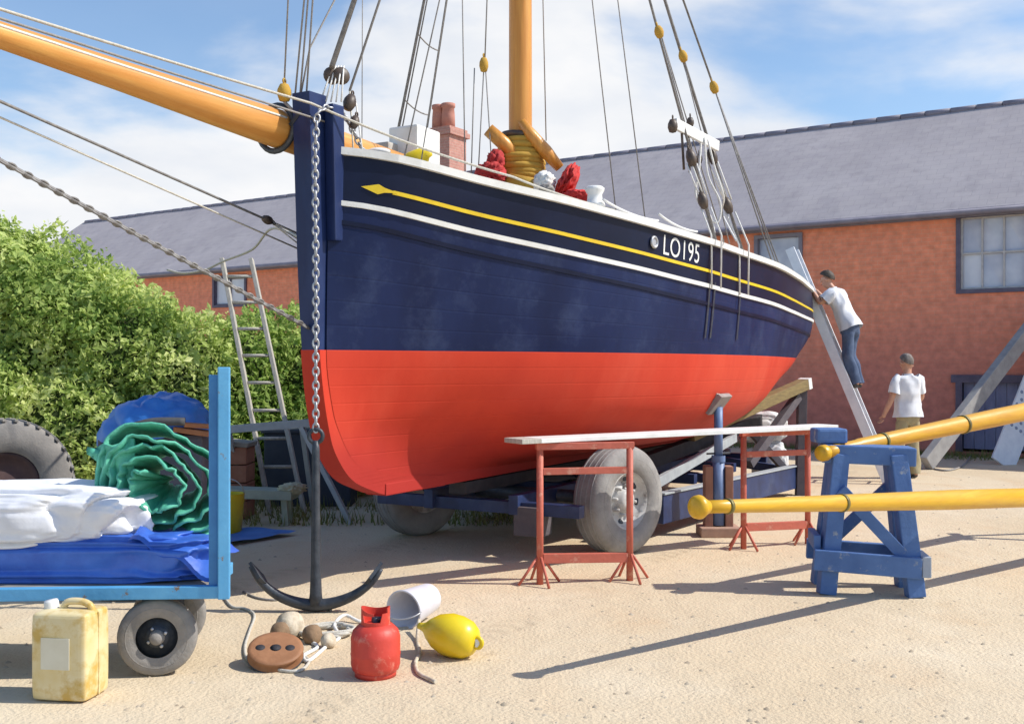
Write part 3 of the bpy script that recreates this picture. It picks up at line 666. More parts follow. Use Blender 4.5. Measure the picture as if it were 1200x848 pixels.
# ------------------------------------------------------------------ anchor and its chain
AP = Vector((-1.2835, 6.70, 0))
an = thing('anchor', 'black iron fisherman anchor standing on its crown under the bow', 'anchor', AP)
sk = MB().tube([AP+Vector((0,0,z)) for z in (.045,.12,.3,.7,1.06,1.12)], [.05,.04,.033,.028,.026,.02], 12)
sk.torus(AP+Vector((0,0,1.15)), (0,1,0), .045, .014, 16, 8)
obj('shank', sk, m_shack, an)
ar = MB(); pts = [(-.43,.30),(-.36,.2),(-.25,.11),(-.12,.06),(0,.045),(.12,.06),(.25,.11),(.36,.19),(.43,.28)]
ar.tube(curve_pts([AP+Vector((x,0,z)) for x, z in pts], 4), [.012+.03*(1-abs(i/32*2-1))**.6 for i in range(33)], 10)
obj('arms', ar, m_shack, an)
for sd in (-1, 1):
    f = MB(); c = AP+Vector((sd*.365,0,.225)); t = Vector((sd*.6,0,.8)); nrm = Vector((-sd*.8,0,.6))
    P = [c-t*.09, c+Vector((0,.05,0)), c+t*.12, c+Vector((0,-.05,0))]
    f.add([p+nrm*.016 for p in P]+[p-nrm*.006 for p in P], [(0,1,2,3),(7,6,5,4)]+[(i,(i+1)%4,4+(i+1)%4,4+i) for i in range(4)])
    obj('fluke', f, m_shack, an)
cpath = curve_pts([bw(.35,.13,3.0), bw(.05,.135,3.3), bw(-.2,.145,3.3), AP+Vector((0,0,3.1)), AP+Vector((0,.0,2.2)), AP+Vector((0,0,1.2))], 30)
chn = MB(); acc = 0; i_ = 0; last = cpath[0]
for k in range(1, len(cpath)):
    d = cpath[k]-last
    while d.length >= .046:
        dn = d.normalized(); last = last+dn*.046; o_ = dn.orthogonal().normalized()
        ax_ = Vector((.35,-.93,0)) if abs(dn.z) > .6 else Vector((.2,.1,.95))
        ax_ = (ax_-dn*ax_.dot(dn)).normalized()
        if i_ % 2: ax_ = dn.cross(ax_)
        chn.torus(last, ax_, .0185, .0072, 12, 6, sx=1.65, ax2=dn); i_ += 1
        d = cpath[k]-last
tag(obj('anchor_chain', chn, m_galv, origin=bw(-.1,.14,3.2)), 'galvanised chain hanging straight down from the bow to the anchor', 'chain')
# ------------------------------------------------------------------ long brick building
W0 = Vector((8.39, 18.3, 0)); WD = Vector((-.835, .55, 0)).normalized(); WN = Vector((-WD.y, WD.x, 0))   # WN towards the yard
WN = WN if WN.y < 0 else -WN
def wp(t, out, z): return W0+WD*t+WN*out+Vector((0,0,z))
TA, TB = -9.0, 31.6; EV = 4.45; RUN = 3.5; RZ = 7.0
def brickmat(name, c1, c2, mortar, grime):
    m = bpy.data.materials.new(name); m.use_nodes = True; nt = m.node_tree; b = nt.nodes['Principled BSDF']; b.inputs['Roughness'].default_value = .9; b.inputs['Specular IOR Level'].default_value = .2
    tc = nd(nt, 'ShaderNodeTexCoord')
    br = nd(nt, 'ShaderNodeTexBrick'); br.inputs['Scale'].default_value = 1; br.inputs['Brick Width'].default_value = .225; br.inputs['Row Height'].default_value = .075; br.inputs['Mortar Size'].default_value = .006; br.inputs['Bias'].default_value = -.2
    br.inputs['Color1'].default_value = rgb(c1); br.inputs['Color2'].default_value = rgb(c2); br.inputs['Mortar'].default_value = rgb(mortar)
    nt.links.new(tc.outputs['UV'], br.inputs['Vector'])
    n = nd(nt, 'ShaderNodeTexNoise'); n.inputs['Scale'].default_value = .5; n.inputs['Detail'].default_value = 9; n.inputs['Roughness'].default_value = .65; nt.links.new(tc.outputs['UV'], n.inputs['Vector'])
    mr = nd(nt, 'ShaderNodeMapRange'); mr.inputs['From Min'].default_value = .35; mr.inputs['From Max'].default_value = .7; nt.links.new(n.outputs['Fac'], mr.inputs['Value'])
    sp = nd(nt, 'ShaderNodeSeparateXYZ'); nt.links.new(tc.outputs['UV'], sp.inputs[0])
    hz = nd(nt, 'ShaderNodeMapRange', interpolation_type='SMOOTHSTEP'); hz.inputs['From Min'].default_value = 0.1; hz.inputs['From Max'].default_value = 3.6; hz.inputs['To Min'].default_value = .85; hz.inputs['To Max'].default_value = .0
    nt.links.new(sp.outputs['Y'], hz.inputs['Value'])
    ad = nd(nt, 'ShaderNodeMath', operation='MULTIPLY_ADD', use_clamp=True); ad.inputs[1].default_value = .4; nt.links.new(mr.outputs[0], ad.inputs[0]); nt.links.new(hz.outputs[0], ad.inputs[2])
    mx = nd(nt, 'ShaderNodeMix', data_type='RGBA'); mx.inputs[7].default_value = rgb(grime); nt.links.new(br.outputs['Color'], mx.inputs[6]); nt.links.new(ad.outputs[0], mx.inputs[0])
    n2 = nd(nt, 'ShaderNodeTexNoise'); n2.inputs['Scale'].default_value = 7; n2.inputs['Detail'].default_value = 6; nt.links.new(tc.outputs['UV'], n2.inputs['Vector'])
    hs = nd(nt, 'ShaderNodeHueSaturation'); mv = nd(nt, 'ShaderNodeMapRange'); mv.inputs['From Min'].default_value = .3; mv.inputs['From Max'].default_value = .7; mv.inputs['To Min'].default_value = .85; mv.inputs['To Max'].default_value = 1.15
    nt.links.new(n2.outputs['Fac'], mv.inputs['Value']); nt.links.new(mv.outputs[0], hs.inputs['Value']); nt.links.new(mx.outputs[2], hs.inputs['Color']); nt.links.new(hs.outputs[0], b.inputs['Base Color'])
    bp = nd(nt, 'ShaderNodeBump'); bp.inputs['Strength'].default_value = .5; bp.inputs['Distance'].default_value = .01; bp.invert = True; nt.links.new(br.outputs['Fac'], bp.inputs['Height']); nt.links.new(bp.outputs[0], b.inputs['Normal'])
    return m
m_brick = brickmat('red_brick', (.84,.30,.175), (.79,.265,.15), (.78,.36,.24), (.54,.205,.165))
m_brick2 = brickmat('chimney_brick', (.50,.25,.20), (.42,.20,.17), (.5,.36,.3), (.45,.25,.21))
m_slate = mat('slate_roof', (.36,.325,.335), (.44,.40,.405), rough=.85, scale=.8, detail=10, lo=.3, hi=.7, c3=(.31,.28,.295), scale3=3, lo3=.5, hi3=.8, stretch=(1,1,1))
# slate courses
def add_courses(m, scale=5.0):
    nt = m.node_tree; b = nt.nodes['Principled BSDF']; tc = nd(nt, 'ShaderNodeTexCoord')
    br = nd(nt, 'ShaderNodeTexBrick'); br.inputs['Scale'].default_value = 1; br.inputs['Brick Width'].default_value = .3; br.inputs['Row Height'].default_value = .2; br.inputs['Mortar Size'].default_value = .006
    br.inputs['Color1'].default_value = (1,1,1,1); br.inputs['Color2'].default_value = (.95,.95,.97,1); br.inputs['Mortar'].default_value = (.84,.84,.86,1)
    nt.links.new(tc.outputs['UV'], br.inputs['Vector'])
    src = b.inputs['Base Color'].links[0].from_socket
    mx = nd(nt, 'ShaderNodeMix', data_type='RGBA', blend_type='MULTIPLY'); mx.inputs[0].default_value = 1; nt.links.new(src, mx.inputs[6]); nt.links.new(br.outputs['Color'], mx.inputs[7]); nt.links.new(mx.outputs[2], b.inputs['Base Color'])
    bp = nd(nt, 'ShaderNodeBump'); bp.invert = True; bp.inputs['Strength'].default_value = .3; bp.inputs['Distance'].default_value = .008; nt.links.new(br.outputs['Fac'], bp.inputs['Height']); nt.links.new(bp.outputs[0], b.inputs['Normal'])
add_courses(m_slate)
m_frame = mat('dark_window_paint', (.075,.065,.11), (.12,.105,.16), rough=.5, scale=8)
m_glass = mat('window_glass', (.36,.39,.53), (.54,.57,.68), rough=.12, scale=1.6, detail=3, lo=.35, hi=.65, spec=.7)
m_pglass = mat('pale_window', (.66,.69,.78), (.52,.56,.68), rough=.2, scale=1.6, detail=3)
m_gbar = mat('grey_glazing_bar', (.50,.49,.50), (.38,.37,.38), rough=.6, scale=12)
m_fascia = mat('grey_fascia', (.17,.16,.21), (.25,.235,.29), rough=.6, scale=3)
m_door = mat('blue_grey_door', (.13,.145,.26), (.20,.22,.36), rough=.55, scale=2.5, stretch=(3,3,1))
bd = thing('brick_building', 'long single storey red brick workshop with grey slate roof and chimney behind the yard', 'building', wp(10,0,0))
# openings: (t0, t1, z0, z1)
OPEN = [(-1.15,.42,2.92,4.36), (3.22,4.2,2.55,4.24), (18.95,20.35,3.3,4.2), (-.85,.4,.08,1.42)]
ts = sorted({TA, TB}|{o[0] for o in OPEN}|{o[1] for o in OPEN}); zs_ = sorted({0., EV+.02}|{o[2] for o in OPEN}|{o[3] for o in OPEN})
wm = MB(); wuv = []
for i in range(len(ts)-1):
    for j in range(len(zs_)-1):
        tm_, zm = (ts[i]+ts[i+1])/2, (zs_[j]+zs_[j+1])/2
        if any(o[0] < tm_ < o[1] and o[2] < zm < o[3] for o in OPEN): continue
        wm.add([wp(ts[i],0,zs_[j]), wp(ts[i+1],0,zs_[j]), wp(ts[i+1],0,zs_[j+1]), wp(ts[i],0,zs_[j+1])], [(0,1,2,3)])
        wuv += [(ts[i],zs_[j]),(ts[i+1],zs_[j]),(ts[i+1],zs_[j+1]),(ts[i],zs_[j+1])]
for o in OPEN:   # reveals
    q = [(o[0],o[2]),(o[1],o[2]),(o[1],o[3]),(o[0],o[3])]
    for k in range(4):
        a, b = q[k], q[(k+1)%4]
        wm.add([wp(a[0],0,a[1]), wp(b[0],0,b[1]), wp(b[0],-.14,b[1]), wp(a[0],-.14,a[1])], [(0,1,2,3)]); wuv += [a, b, (b[0]+.1,b[1]+.1), (a[0]+.1,a[1]+.1)]
for t in (TA, TB):   # gables
    wm.add([wp(t,0,0), wp(t,-2*RUN,0), wp(t,-2*RUN,EV), wp(t,-RUN,RZ), wp(t,0,EV)], [(0,1,2,3,4)]); wuv += [(0,0),(7,0),(7,EV),(3.5,RZ),(0,EV)]
wm.add([wp(TA,-2*RUN,0), wp(TB,-2*RUN,0), wp(TB,-2*RUN,EV), wp(TA,-2*RUN,EV)], [(0,1,2,3)]); wuv += [(0,0),(40,0),(40,4),(0,4)]
obj('wall', wm, m_brick, bd, uvs=wuv, recalc=False)
rf = MB(); ruv = []
sl_ = (RZ-EV)/RUN; ov = .22
for sgn in (0, 1):
    f = (lambda o: o) if sgn == 0 else (lambda o: -2*RUN-o)
    nseg = 60; rg = random.Random(5)
    for r_ in range(2): pass
    rowsR = []
    for (o, z) in ((ov, EV+.04-ov*sl_), (-RUN*.5, (EV+RZ)/2+.06), (-RUN, RZ+.06)):
        rowsR.append([wp(TA-.15+(TB-TA+.3)*i/nseg, f(o), z+.025*mnoise.noise(Vector((i*.35, o, 2)))) for i in range(nseg+1)])
        ruv += [((TB-TA)*i/nseg, o*1.25) for i in range(nseg+1)]
    rf.grid(rowsR, smooth=False)
roof = obj('roof', rf, m_slate, bd, uvs=ruv, recalc=False)
rt = MB()
for i in range(80):
    t0 = TA+(TB-TA)*i/80; t1 = TA+(TB-TA)*(i+.97)/80
    rt.tube([wp(t0,-RUN,RZ+.05), wp(t1,-RUN,RZ+.05+rnd.uniform(-.004,.006))], .075, 8)
obj('ridge_tiles', rt, m_fascia, roof)
fc = MB().beam(wp(TA-.1,ov-.04,EV-.10), wp(TB+.1,ov-.04,EV-.10), .03, .15); fc.tube([wp(TA-.1,ov+.06,EV-.1), wp(TB+.1,ov+.06,EV-.1)], .055, 8)
obj('gutter_board', fc, m_fascia, bd)
sf = MB().add([wp(TA,.0,EV-.16),wp(TB,.0,EV-.16),wp(TB,ov-.05,EV-.16),wp(TA,ov-.05,EV-.16)], [(0,1,2,3)]); obj('soffit', sf, m_fascia, bd)
def window(o, cols, rows, glass, frame, bar, label=None, fw=.075, pane_alt=None):
    t0, t1, z0, z1 = o; f = MB()
    f.beam(wp(t0,.0,z0+fw/2), wp(t1,.0,z0+fw/2), .09, fw); f.beam(wp(t0,.0,z1-fw/2), wp(t1,.0,z1-fw/2), .09, fw)
    f.beam(wp(t0+fw/2,.0,z0+fw), wp(t0+fw/2,.0,z1-fw), .09, fw, up=WD); f.beam(wp(t1-fw/2,.0,z0+fw), wp(t1-fw/2,.0,z1-fw), .09, fw, up=WD)
    fo = obj('window', f, frame, bd)
    if label: fo['label'] = label
    w_ = t1-t0-2*fw; h_ = z1-z0-2*fw
    for i in range(cols):
        for j in range(rows):
            a0 = t0+fw+w_*i/cols; a1 = t0+fw+w_*(i+1)/cols; c0 = z0+fw+h_*j/rows; c1 = z0+fw+h_*(j+1)/rows; q = rnd.uniform(-.012,.012); q2 = rnd.uniform(-.012,.012)
            p = MB().add([wp(a0,-.06+q,c0), wp(a1,-.06-q,c0), wp(a1,-.06-q2,c1), wp(a0,-.06+q2,c1)], [(0,1,2,3)])
            obj('pane', p, pane_alt if pane_alt and (i,j) in ((cols-1,0),) else glass, fo)
    if cols*rows > 1:
        b = MB()
        for i in range(1, cols): b.beam(wp(t0+fw+w_*i/cols,-.03,z0+fw), wp(t0+fw+w_*i/cols,-.03,z1-fw), .035, .032, up=WD)
        for j in range(1, rows): b.beam(wp(t0+fw,-.028,z0+fw+h_*j/rows), wp(t1-fw,-.028,z0+fw+h_*j/rows), .032, .035)
        for a, c in (((t0+fw+.015),'v'),((t1-fw-.015),'v')): b.beam(wp(a,-.026,z0+fw), wp(a,-.026,z1-fw), .035, .04, up=WD)
        for c in (z0+fw+.015, z1-fw-.015): b.beam(wp(t0+fw,-.024,c), wp(t1-fw,-.024,c), .035, .03)
        obj('glazing_bars', b, bar, fo)
    return fo
window(OPEN[0], 4, 2, m_glass, m_frame, m_gbar, 'dark framed window of eight small panes', pane_alt=m_pglass)
window(OPEN[1], 1, 1, m_glass, m_fascia, m_gbar)
window(OPEN[2], 2, 1, m_pglass, m_frame, m_frame)
t0, t1, z0, z1 = OPEN[3]; f = MB()
f.beam(wp(t0-.1,.01,z1-.03), wp(t1+.1,.01,z1-.03), .1, .14); f.beam(wp(t1-.03,.008,z0), wp(t1-.03,.008,z1-.1), .1, .11, up=WD); f.beam(wp(t0+.03,.008,z0), wp(t0+.03,.008,z1-.1), .1, .11, up=WD)
fo = obj('hatch_door', f, m_frame, bd)
p = MB()
for i in range(6):
    a0 = t0+.09+(t1-t0-.18)*i/6; a1 = t0+.09+(t1-t0-.18)*(i+1)/6-.006
    p.box((wp(a0,-.06,0)+wp(a1,-.06,0))/2+Vector((0,0,(z0+z1)/2)), (a1-a0, .03, z1-z0-.1), Matrix((WD,WN,Vector((0,0,1)))).transposed(), bev=.004)
obj('door_boards', p, m_door, fo)
# chimney
cm = MB(); cuv = []
M_ = Matrix((WD,WN,Vector((0,0,1)))).transposed(); cc = wp(14.7,-RUN,0)
def cbox(c, size):
    n0 = len(cm.v); cm.box(c, size, M_)
    for v in cm.v[n0:]: cuv.append(((v-W0).dot(WD)+(v-W0).dot(WN), v.z))
cbox(cc+Vector((0,0,7.2)), (1.02,.8,1.9)); cbox(cc+Vector((0,0,8.2)), (1.2,.95,.14)); cbox(cc+Vector((0,0,8.32)), (1.08,.85,.1))
chim = obj('chimney', cm, m_brick2, roof, uvs=cuv)
m_pot = mat('clay_pot', (.50,.22,.16), (.40,.17,.13), rough=.8, scale=5)
for k in (-.17, .17):
    obj('chimney_pot', MB().lathe([(.0,0),(.2,0),(.19,.4),(.17,.62),(.2,.64),(.2,.74),(.13,.74),(.12,.3)], cc+WD*k+Vector((0,0,8.36)), n=16), m_pot, chim)

# grass at the foot of the wall
gm = mat('dry_grass', (.13,.16,.035), (.28,.25,.09), rough=.9, scale=3)
gb = MB(); gr = random.Random(11)
for i in range(5200):
    t = gr.uniform(-3.2, 7.5); o = gr.random()**2*1.3+.02; p = wp(t, o, 0)
    if mnoise.noise(Vector((t*.9, o*.9, 3))) < -.12+.25*o: continue
    h = gr.uniform(.03,.16)*(1.15-o*.6); a = gr.uniform(0,6.28); d = Vector((math.cos(a),math.sin(a),0))
    gb.add([p-d*.008, p+d*.008, p+Vector((gr.uniform(-.05,.05), gr.uniform(-.05,.05), h))], [(0,1,2)])
for i in range(3600):
    p = Vector((gr.uniform(-6.5, .2), 10.3+gr.random()*1.9, 0))
    if mnoise.noise(Vector((p.x*.9, p.y*.9, 7))) < .0: continue
    h = gr.uniform(.04,.2); a = gr.uniform(0,6.28); d = Vector((math.cos(a),math.sin(a),0))
    gb.add([p-d*.008, p+d*.008, p+Vector((gr.uniform(-.06,.06), gr.uniform(-.06,.06), h))], [(0,1,2)])
tag(obj('grass', gb, gm, recalc=False), 'thin dry grass growing along the foot of the brick wall and of the hedge', 'grass', kind='stuff')

# ------------------------------------------------------------------ hedges
def leafmat(name, cols):
    m = bpy.data.materials.new(name); m.use_nodes = True; nt = m.node_tree; b = nt.nodes['Principled BSDF']; b.inputs['Roughness'].default_value = .6; b.inputs['Specular IOR Level'].default_value = .25
    ge = nd(nt, 'ShaderNodeNewGeometry'); tc = nd(nt, 'ShaderNodeTexCoord')
    n = nd(nt, 'ShaderNodeTexNoise'); n.inputs['Scale'].default_value = 1.1; n.inputs['Detail'].default_value = 5; nt.links.new(tc.outputs['Object'], n.inputs['Vector'])
    ad = nd(nt, 'ShaderNodeMath', operation='MULTIPLY_ADD'); ad.inputs[1].default_value = .26; nt.links.new(ge.outputs['Random Per Island'], ad.inputs[0]); nt.links.new(n.outputs['Fac'], ad.inputs[2])
    cr = nd(nt, 'ShaderNodeValToRGB'); nt.links.new(ad.outputs[0], cr.inputs[0]); el = cr.color_ramp.elements
    el[0].position = .40; el[0].color = rgb(cols[0]); el[1].position = .84; el[1].color = rgb(cols[2]); e = el.new(.62); e.color = rgb(cols[1])
    nt.links.new(cr.outputs[0], b.inputs['Base Color'])
    tr = nd(nt, 'ShaderNodeBsdfTranslucent'); nt.links.new(cr.outputs[0], tr.inputs[0]); ms = nd(nt, 'ShaderNodeMixShader'); ms.inputs[0].default_value = .48
    nt.links.new(b.outputs[0], ms.inputs[1]); nt.links.new(tr.outputs[0], ms.inputs[2]); nt.links.new(ms.outputs[0], nt.nodes['Material Output'].inputs[0])
    return m
m_leaf = leafmat('hedge_leaf', ((.19,.31,.07),(.52,.63,.19),(.82,.86,.40)))
m_leaf2 = leafmat('hedge_leaf_dark', ((.13,.24,.055),(.36,.50,.12),(.60,.68,.24)))
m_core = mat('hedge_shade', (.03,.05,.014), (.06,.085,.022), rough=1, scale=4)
m_twig = mat('twig_bark', (.09,.065,.04), (.15,.12,.08), rough=.9, scale=12)
def clump_hedge(name, label, clumps, n_leaf, material, seed, leaf=.046):
    """clumps: list of (centre, radii)"""
    c0 = clumps[0][0]; h = thing(name, label, 'hedge', (c0[0], c0[1], 0)); r = random.Random(seed)
    core = MB()
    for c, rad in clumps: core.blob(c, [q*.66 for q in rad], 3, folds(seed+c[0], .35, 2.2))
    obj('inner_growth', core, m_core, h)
    nr = np.random.default_rng(seed); V = []; area = [cl[1][0]*cl[1][2] for cl in clumps]; tot = sum(area)
    for (c, rad), A in zip(clumps, area):
        n = int(n_leaf*A/tot); 
        d = nr.normal(size=(n*2, 3)); d /= np.linalg.norm(d, axis=1)[:, None]; d = d[d[:,1] < .45][:n]
        k = np.array([mnoise.noise(Vector(q)*2.3+Vector((c[0]*1.7,c[1],seed)))*.20+mnoise.noise(Vector(q)*6+Vector((c[0],seed,0)))*.15 for q in d])
        rr = (1+k-np.abs(nr.normal(size=len(d)))*.13)[:, None]
        p = np.array(c)+d*np.array(rad)*rr
        p = p[p[:,2] > .05]; V.append((p, d[:len(p)]))
    vs = []; fs = []; i = 0
    for p, d in V:
        for q, dn in zip(p, d):
            nrm = Vector(dn)+Vector(nr.normal(size=3))*.42; nrm.normalize()
            a = nrm.orthogonal().normalized(); a = Quaternion(nrm, nr.uniform(0, 6.28)) @ a; b = nrm.cross(a); s = leaf*(nr.uniform(.4, 1.05) if nr.uniform() < .85 else nr.uniform(1.1,1.6)); q = Vector(q)
            vs += [q-a*s, q+b*s*.5+nrm*s*.12, q+a*s, q-b*s*.5+nrm*s*.12]; fs.append((i, i+1, i+2, i+3)); i += 4
    lv = MB(); lv.v = vs; lv.f = fs; lv.sm = [False]*len(fs)
    obj('foliage', lv, material, h, recalc=False)
    tw = MB()
    for c, rad in clumps:
        for k in range(4):
            x = c[0]+r.uniform(-.5,.5)*rad[0]; y = c[1]+r.uniform(-.4,.3)*rad[1]
            tw.tube([(x,y,0),(x+r.uniform(-.1,.1),y,c[2]*.5),(x+r.uniform(-.3,.3),y+r.uniform(-.2,.2),c[2]+rad[2]*.6)], [.035,.025,.01], 6)
    obj('stems', tw, m_twig, h)
    return h
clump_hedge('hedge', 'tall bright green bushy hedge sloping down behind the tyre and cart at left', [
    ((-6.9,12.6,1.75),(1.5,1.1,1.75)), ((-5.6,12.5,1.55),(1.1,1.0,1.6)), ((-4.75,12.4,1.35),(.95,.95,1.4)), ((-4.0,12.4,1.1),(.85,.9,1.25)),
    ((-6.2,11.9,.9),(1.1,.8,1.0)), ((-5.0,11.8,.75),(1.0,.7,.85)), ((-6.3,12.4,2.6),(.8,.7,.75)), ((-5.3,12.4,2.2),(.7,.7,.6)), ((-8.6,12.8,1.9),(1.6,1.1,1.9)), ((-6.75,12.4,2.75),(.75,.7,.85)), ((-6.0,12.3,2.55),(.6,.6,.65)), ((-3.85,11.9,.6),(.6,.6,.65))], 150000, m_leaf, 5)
clump_hedge('hedge', 'lower green hedge behind the wooden ladder, close to the bow', [
    ((-3.3,12.9,1.1),(.7,.75,1.2)), ((-2.7,13.3,1.15),(.8,.8,1.22)), ((-2.0,13.5,1.1),(.9,.8,1.12)), ((-1.0,13.8,1.05),(.9,.8,1.08)), ((-3.3,12.7,.6),(.6,.6,.7)), ((-2.5,12.8,.5),(.8,.6,.7)), ((0,14,1.0),(.9,.7,1.0))], 55000, m_leaf2, 9)

# ------------------------------------------------------------------ ladder leaning on the hedge
m_lad = mat('weathered_wood', (.52,.49,.43), (.34,.32,.28), rough=.85, scale=9, detail=8, stretch=(6,6,1), bump=.25, bscale=30)
LB = Vector((-2.62,11.1,0)); LT = Vector((-3.37,11.9,2.86)); lw = Vector((.37,.02,0))
ld = thing('ladder', 'weathered wooden ladder leaning against the hedge left of the bow', 'ladder', LB)
for k in (0, 1): obj('rail', MB().beam(LB+lw*k, LT+lw*k*.9, .045, .07, up=(0,-1,0), bev=.006), m_lad, ld)
for i in range(9):
    t = .07+i*.107; obj('rung', MB().tube([LB.lerp(LT,t)-lw*.02, LB.lerp(LT,t)+lw*(.99-.1*t)], .019, 10), m_lad, ld)
tag(obj('tie_rope', MB().tube(curve_pts([hull_s(.1,2.5,-1), at(318,268,10.2), at(296,292,11.3), at(262,306,11.75), at(240,316,11.9), at(215,320,12.0), at(196,316,12.1)], 8), .013, 6), m_rope, origin=at(240,316,11.9)), 'pale rope tied from the bow to the head of the wooden ladder', 'rope')

# ------------------------------------------------------------------ flat cart at left and its load
m_cart = mat('light_blue_paint', (.085,.33,.60), (.13,.42,.70), rough=.5, scale=6, lo=.35, hi=.75, bump=.2, bscale=30, c3=(.20,.14,.10), scale3=11, lo3=.635, hi3=.68)
m_cart2 = mat('mid_blue_paint', (.03,.17,.42), (.05,.24,.52), rough=.5, scale=6, bump=.1)
m_rub = mat('grey_rubber', (.20,.19,.18), (.30,.28,.26), rough=.85, scale=6, bump=.3, bscale=60, c3=(.38,.34,.29), scale3=2)
m_rubd = mat('dark_rubber', (.05,.05,.055), (.09,.09,.09), rough=.8, scale=8)
m_ply = mat('grey_ply', (.30,.28,.25), (.22,.2,.18), rough=.85, scale=7)
CW = Vector((-.2,.98,0)).normalized(); CL = Vector((-.98,-.06,0)).normalized(); C0 = Vector((-1.49,5.3,0))
def cp(l, wd, z): return C0+CL*l+CW*wd+Vector((0,0,z))
ct = thing('cart', 'light blue flat trolley with one tall corner post, loaded with tarpaulins', 'cart', cp(1.3,.35,0))
b = MB(); b.beam(cp(.01,0,.44), cp(2.75,0,.44), .05, .065, bev=.005); b.beam(cp(0,.62,.44), cp(2.75,.62,.44), .05, .065, bev=.005); b.beam(cp(.03,.02,.44), cp(.03,.6,.44), .05, .06); b.beam(cp(2.72,.02,.44), cp(2.72,.6,.44), .05, .06)
obj('bed_frame', b, m_cart, ct)
obj('bed_boards', MB().box(cp(1.38,.31,.452), (2.64,.56,.03), Quaternion((0,0,1), math.atan2(CL.y,CL.x)+math.pi)), m_ply, ct)
pm = MB().beam(cp(.0,-.005,.405), cp(-.0,-.005,1.6), .06, .06, up=CW, bev=.006); obj('corner_post', pm, m_cart, ct)
pm = MB().beam(cp(.055,.02,.47), cp(.055,.02,1.56), .045, .05, up=CW, bev=.004); obj('post_flange', pm, m_cart2, ct)
def tyre_prof(Ro, Ri, w):
    h = w/2
    return [(Ri,-h*.8),(Ri+.02,-h*.95),((Ro+Ri)/2,-h*1.04),(Ro-.03*Ro/.2*.5,-h*.95),(Ro-.004,-h*.72),(Ro,-h*.3),(Ro,h*.3),(Ro-.004,h*.72),(Ro-.03*Ro/.2*.5,h*.95),((Ro+Ri)/2,h*1.04),(Ri+.02,h*.95),(Ri,h*.8)]
def cart_wheel(c):
    ax = -CW
    wh = obj('wheel', MB().lathe([(0,-.03),(.105,-.03),(.112,-.05),(.105,.01),(.06,.0),(.055,.03),(0,.035)], c, ax, 28), m_shack, ct)
    t = MB().lathe(tyre_prof(.2,.105,.1), c, ax, 40)
    t.torus(c+ax*.047, ax, .155, .006, 36, 6)
    obj('tyre', t, m_rub, wh)
    obj('hub_cap', MB().lathe([(0,.07),(.028,.068),(.036,.05),(.04,.03)], c, ax, 18), m_rub, wh)
    for k in range(4): obj('wheel_nut', MB().lathe([(0,.02),(.009,.02),(.009,.0)], c+Vector((math.cos(k*1.57+.5)*.05,0,math.sin(k*1.57+.5)*.05))+ax*.02, ax, 6), m_galv, wh)
for l in (.345, 2.3):
    for wd in (.06, .54): cart_wheel(cp(l,wd,.2))
    obj('axle', MB().tube([cp(l,.0,.2), cp(l,.6,.2)], .018, 10), m_shack, ct)
    obj('axle_bracket', MB().box(cp(l,.3,.31), (.1,.4,.22), bev=.01), m_shack, ct)

def tarp(name, lo, hi, material, seed, fn=None, sub=5, pw=.55, rot=None):
    c = (Vector(lo)+Vector(hi))/2; r = (Vector(hi)-Vector(lo))/2
    return MB().blob(c, r, sub, fn, pw, rot)
m_wtarp = mat('white_tarpaulin', (.80,.80,.82), (.66,.67,.72), rough=.6, scale=4, bump=.2, bscale=30, crease=.7, cscale=4.5)
m_btarp = mat('blue_tarpaulin', (.03,.10,.46), (.06,.18,.62), rough=.45, scale=5, lo=.35, hi=.7, bump=.15, bscale=30, crease=.7, cscale=4)
m_btarp2 = mat('sky_blue_tarpaulin', (.03,.15,.50), (.05,.22,.62), rough=.45, scale=5, bump=.15, bscale=30, crease=.6, cscale=4)
m_gtarp = mat('green_netting', (.05,.33,.225), (.14,.55,.38), rough=.65, scale=6, lo=.35, hi=.7, bump=.3, bscale=90, crease=.8, cscale=5)
def layered(n):
    # horizontal folds of a stack of sheets
    k = .035*math.sin(n.z*17+2*mnoise.noise(n*2.2))+.05*mnoise.noise(n*3)+.03*mnoise.noise(n*7+Vector((4,1,2)))
    return k
bt_ = MB().blob((-2.47,5.6,.585), (.86,.27,.13), 6, layered, .42)
# slack corner of the top sheet, falling toward the post
rowsT = []
for i in range(15):
    x = -2.0+.43*i/14; row = []
    for j in range(9):
        y = 5.33+.5*j/8; z = .735-.16*(i/14)**1.4+.02*math.sin(i*.9+j*.6)-.1*max(0,(1-j/2.0))*(.35+.6*i/14)
        row.append(Vector((x+.02*math.sin(j), y, z)))
    rowsT.append(row)
bt_.grid(rowsT)
tag(obj('blue_tarpaulin', bt_, m_btarp, origin=(-2.42,5.6,.47)), 'folded stack of royal blue tarpaulin sheets lying on the cart bed', 'tarpaulin')
wt = MB().blob((-2.66,5.60,.795), (.66,.3,.165), 6, lambda n: .16*abs(math.sin(4*mnoise.noise(Vector((n.x*2.4,n.y*1.6,n.z*1.2))+Vector((2,5,1)))))+.05*mnoise.noise(n*4)+.05*abs(mnoise.noise(n*7))-.08, .6)
tag(obj('white_tarpaulin', wt, m_wtarp, origin=(-2.66,5.60,.68)), 'crumpled white tarpaulin bundle on top of the blue sheets', 'tarpaulin')
def rosette(n):
    # swirling folds round the centre of the bundle
    r = math.hypot(n.x*1.1+.15, n.z*1.25+.1)+.12*mnoise.noise(n*2.3); a = math.atan2(n.z+.1, n.x+.15)
    return .30*(2*abs(math.sin(r*9.5+1.1*math.sin(a*2+.6)+1.6*mnoise.noise(n*1.9)))**.8-1)*(.6+.5*mnoise.noise(n*1.6+Vector((3,3,3))))+.06*mnoise.noise(n*3.2)
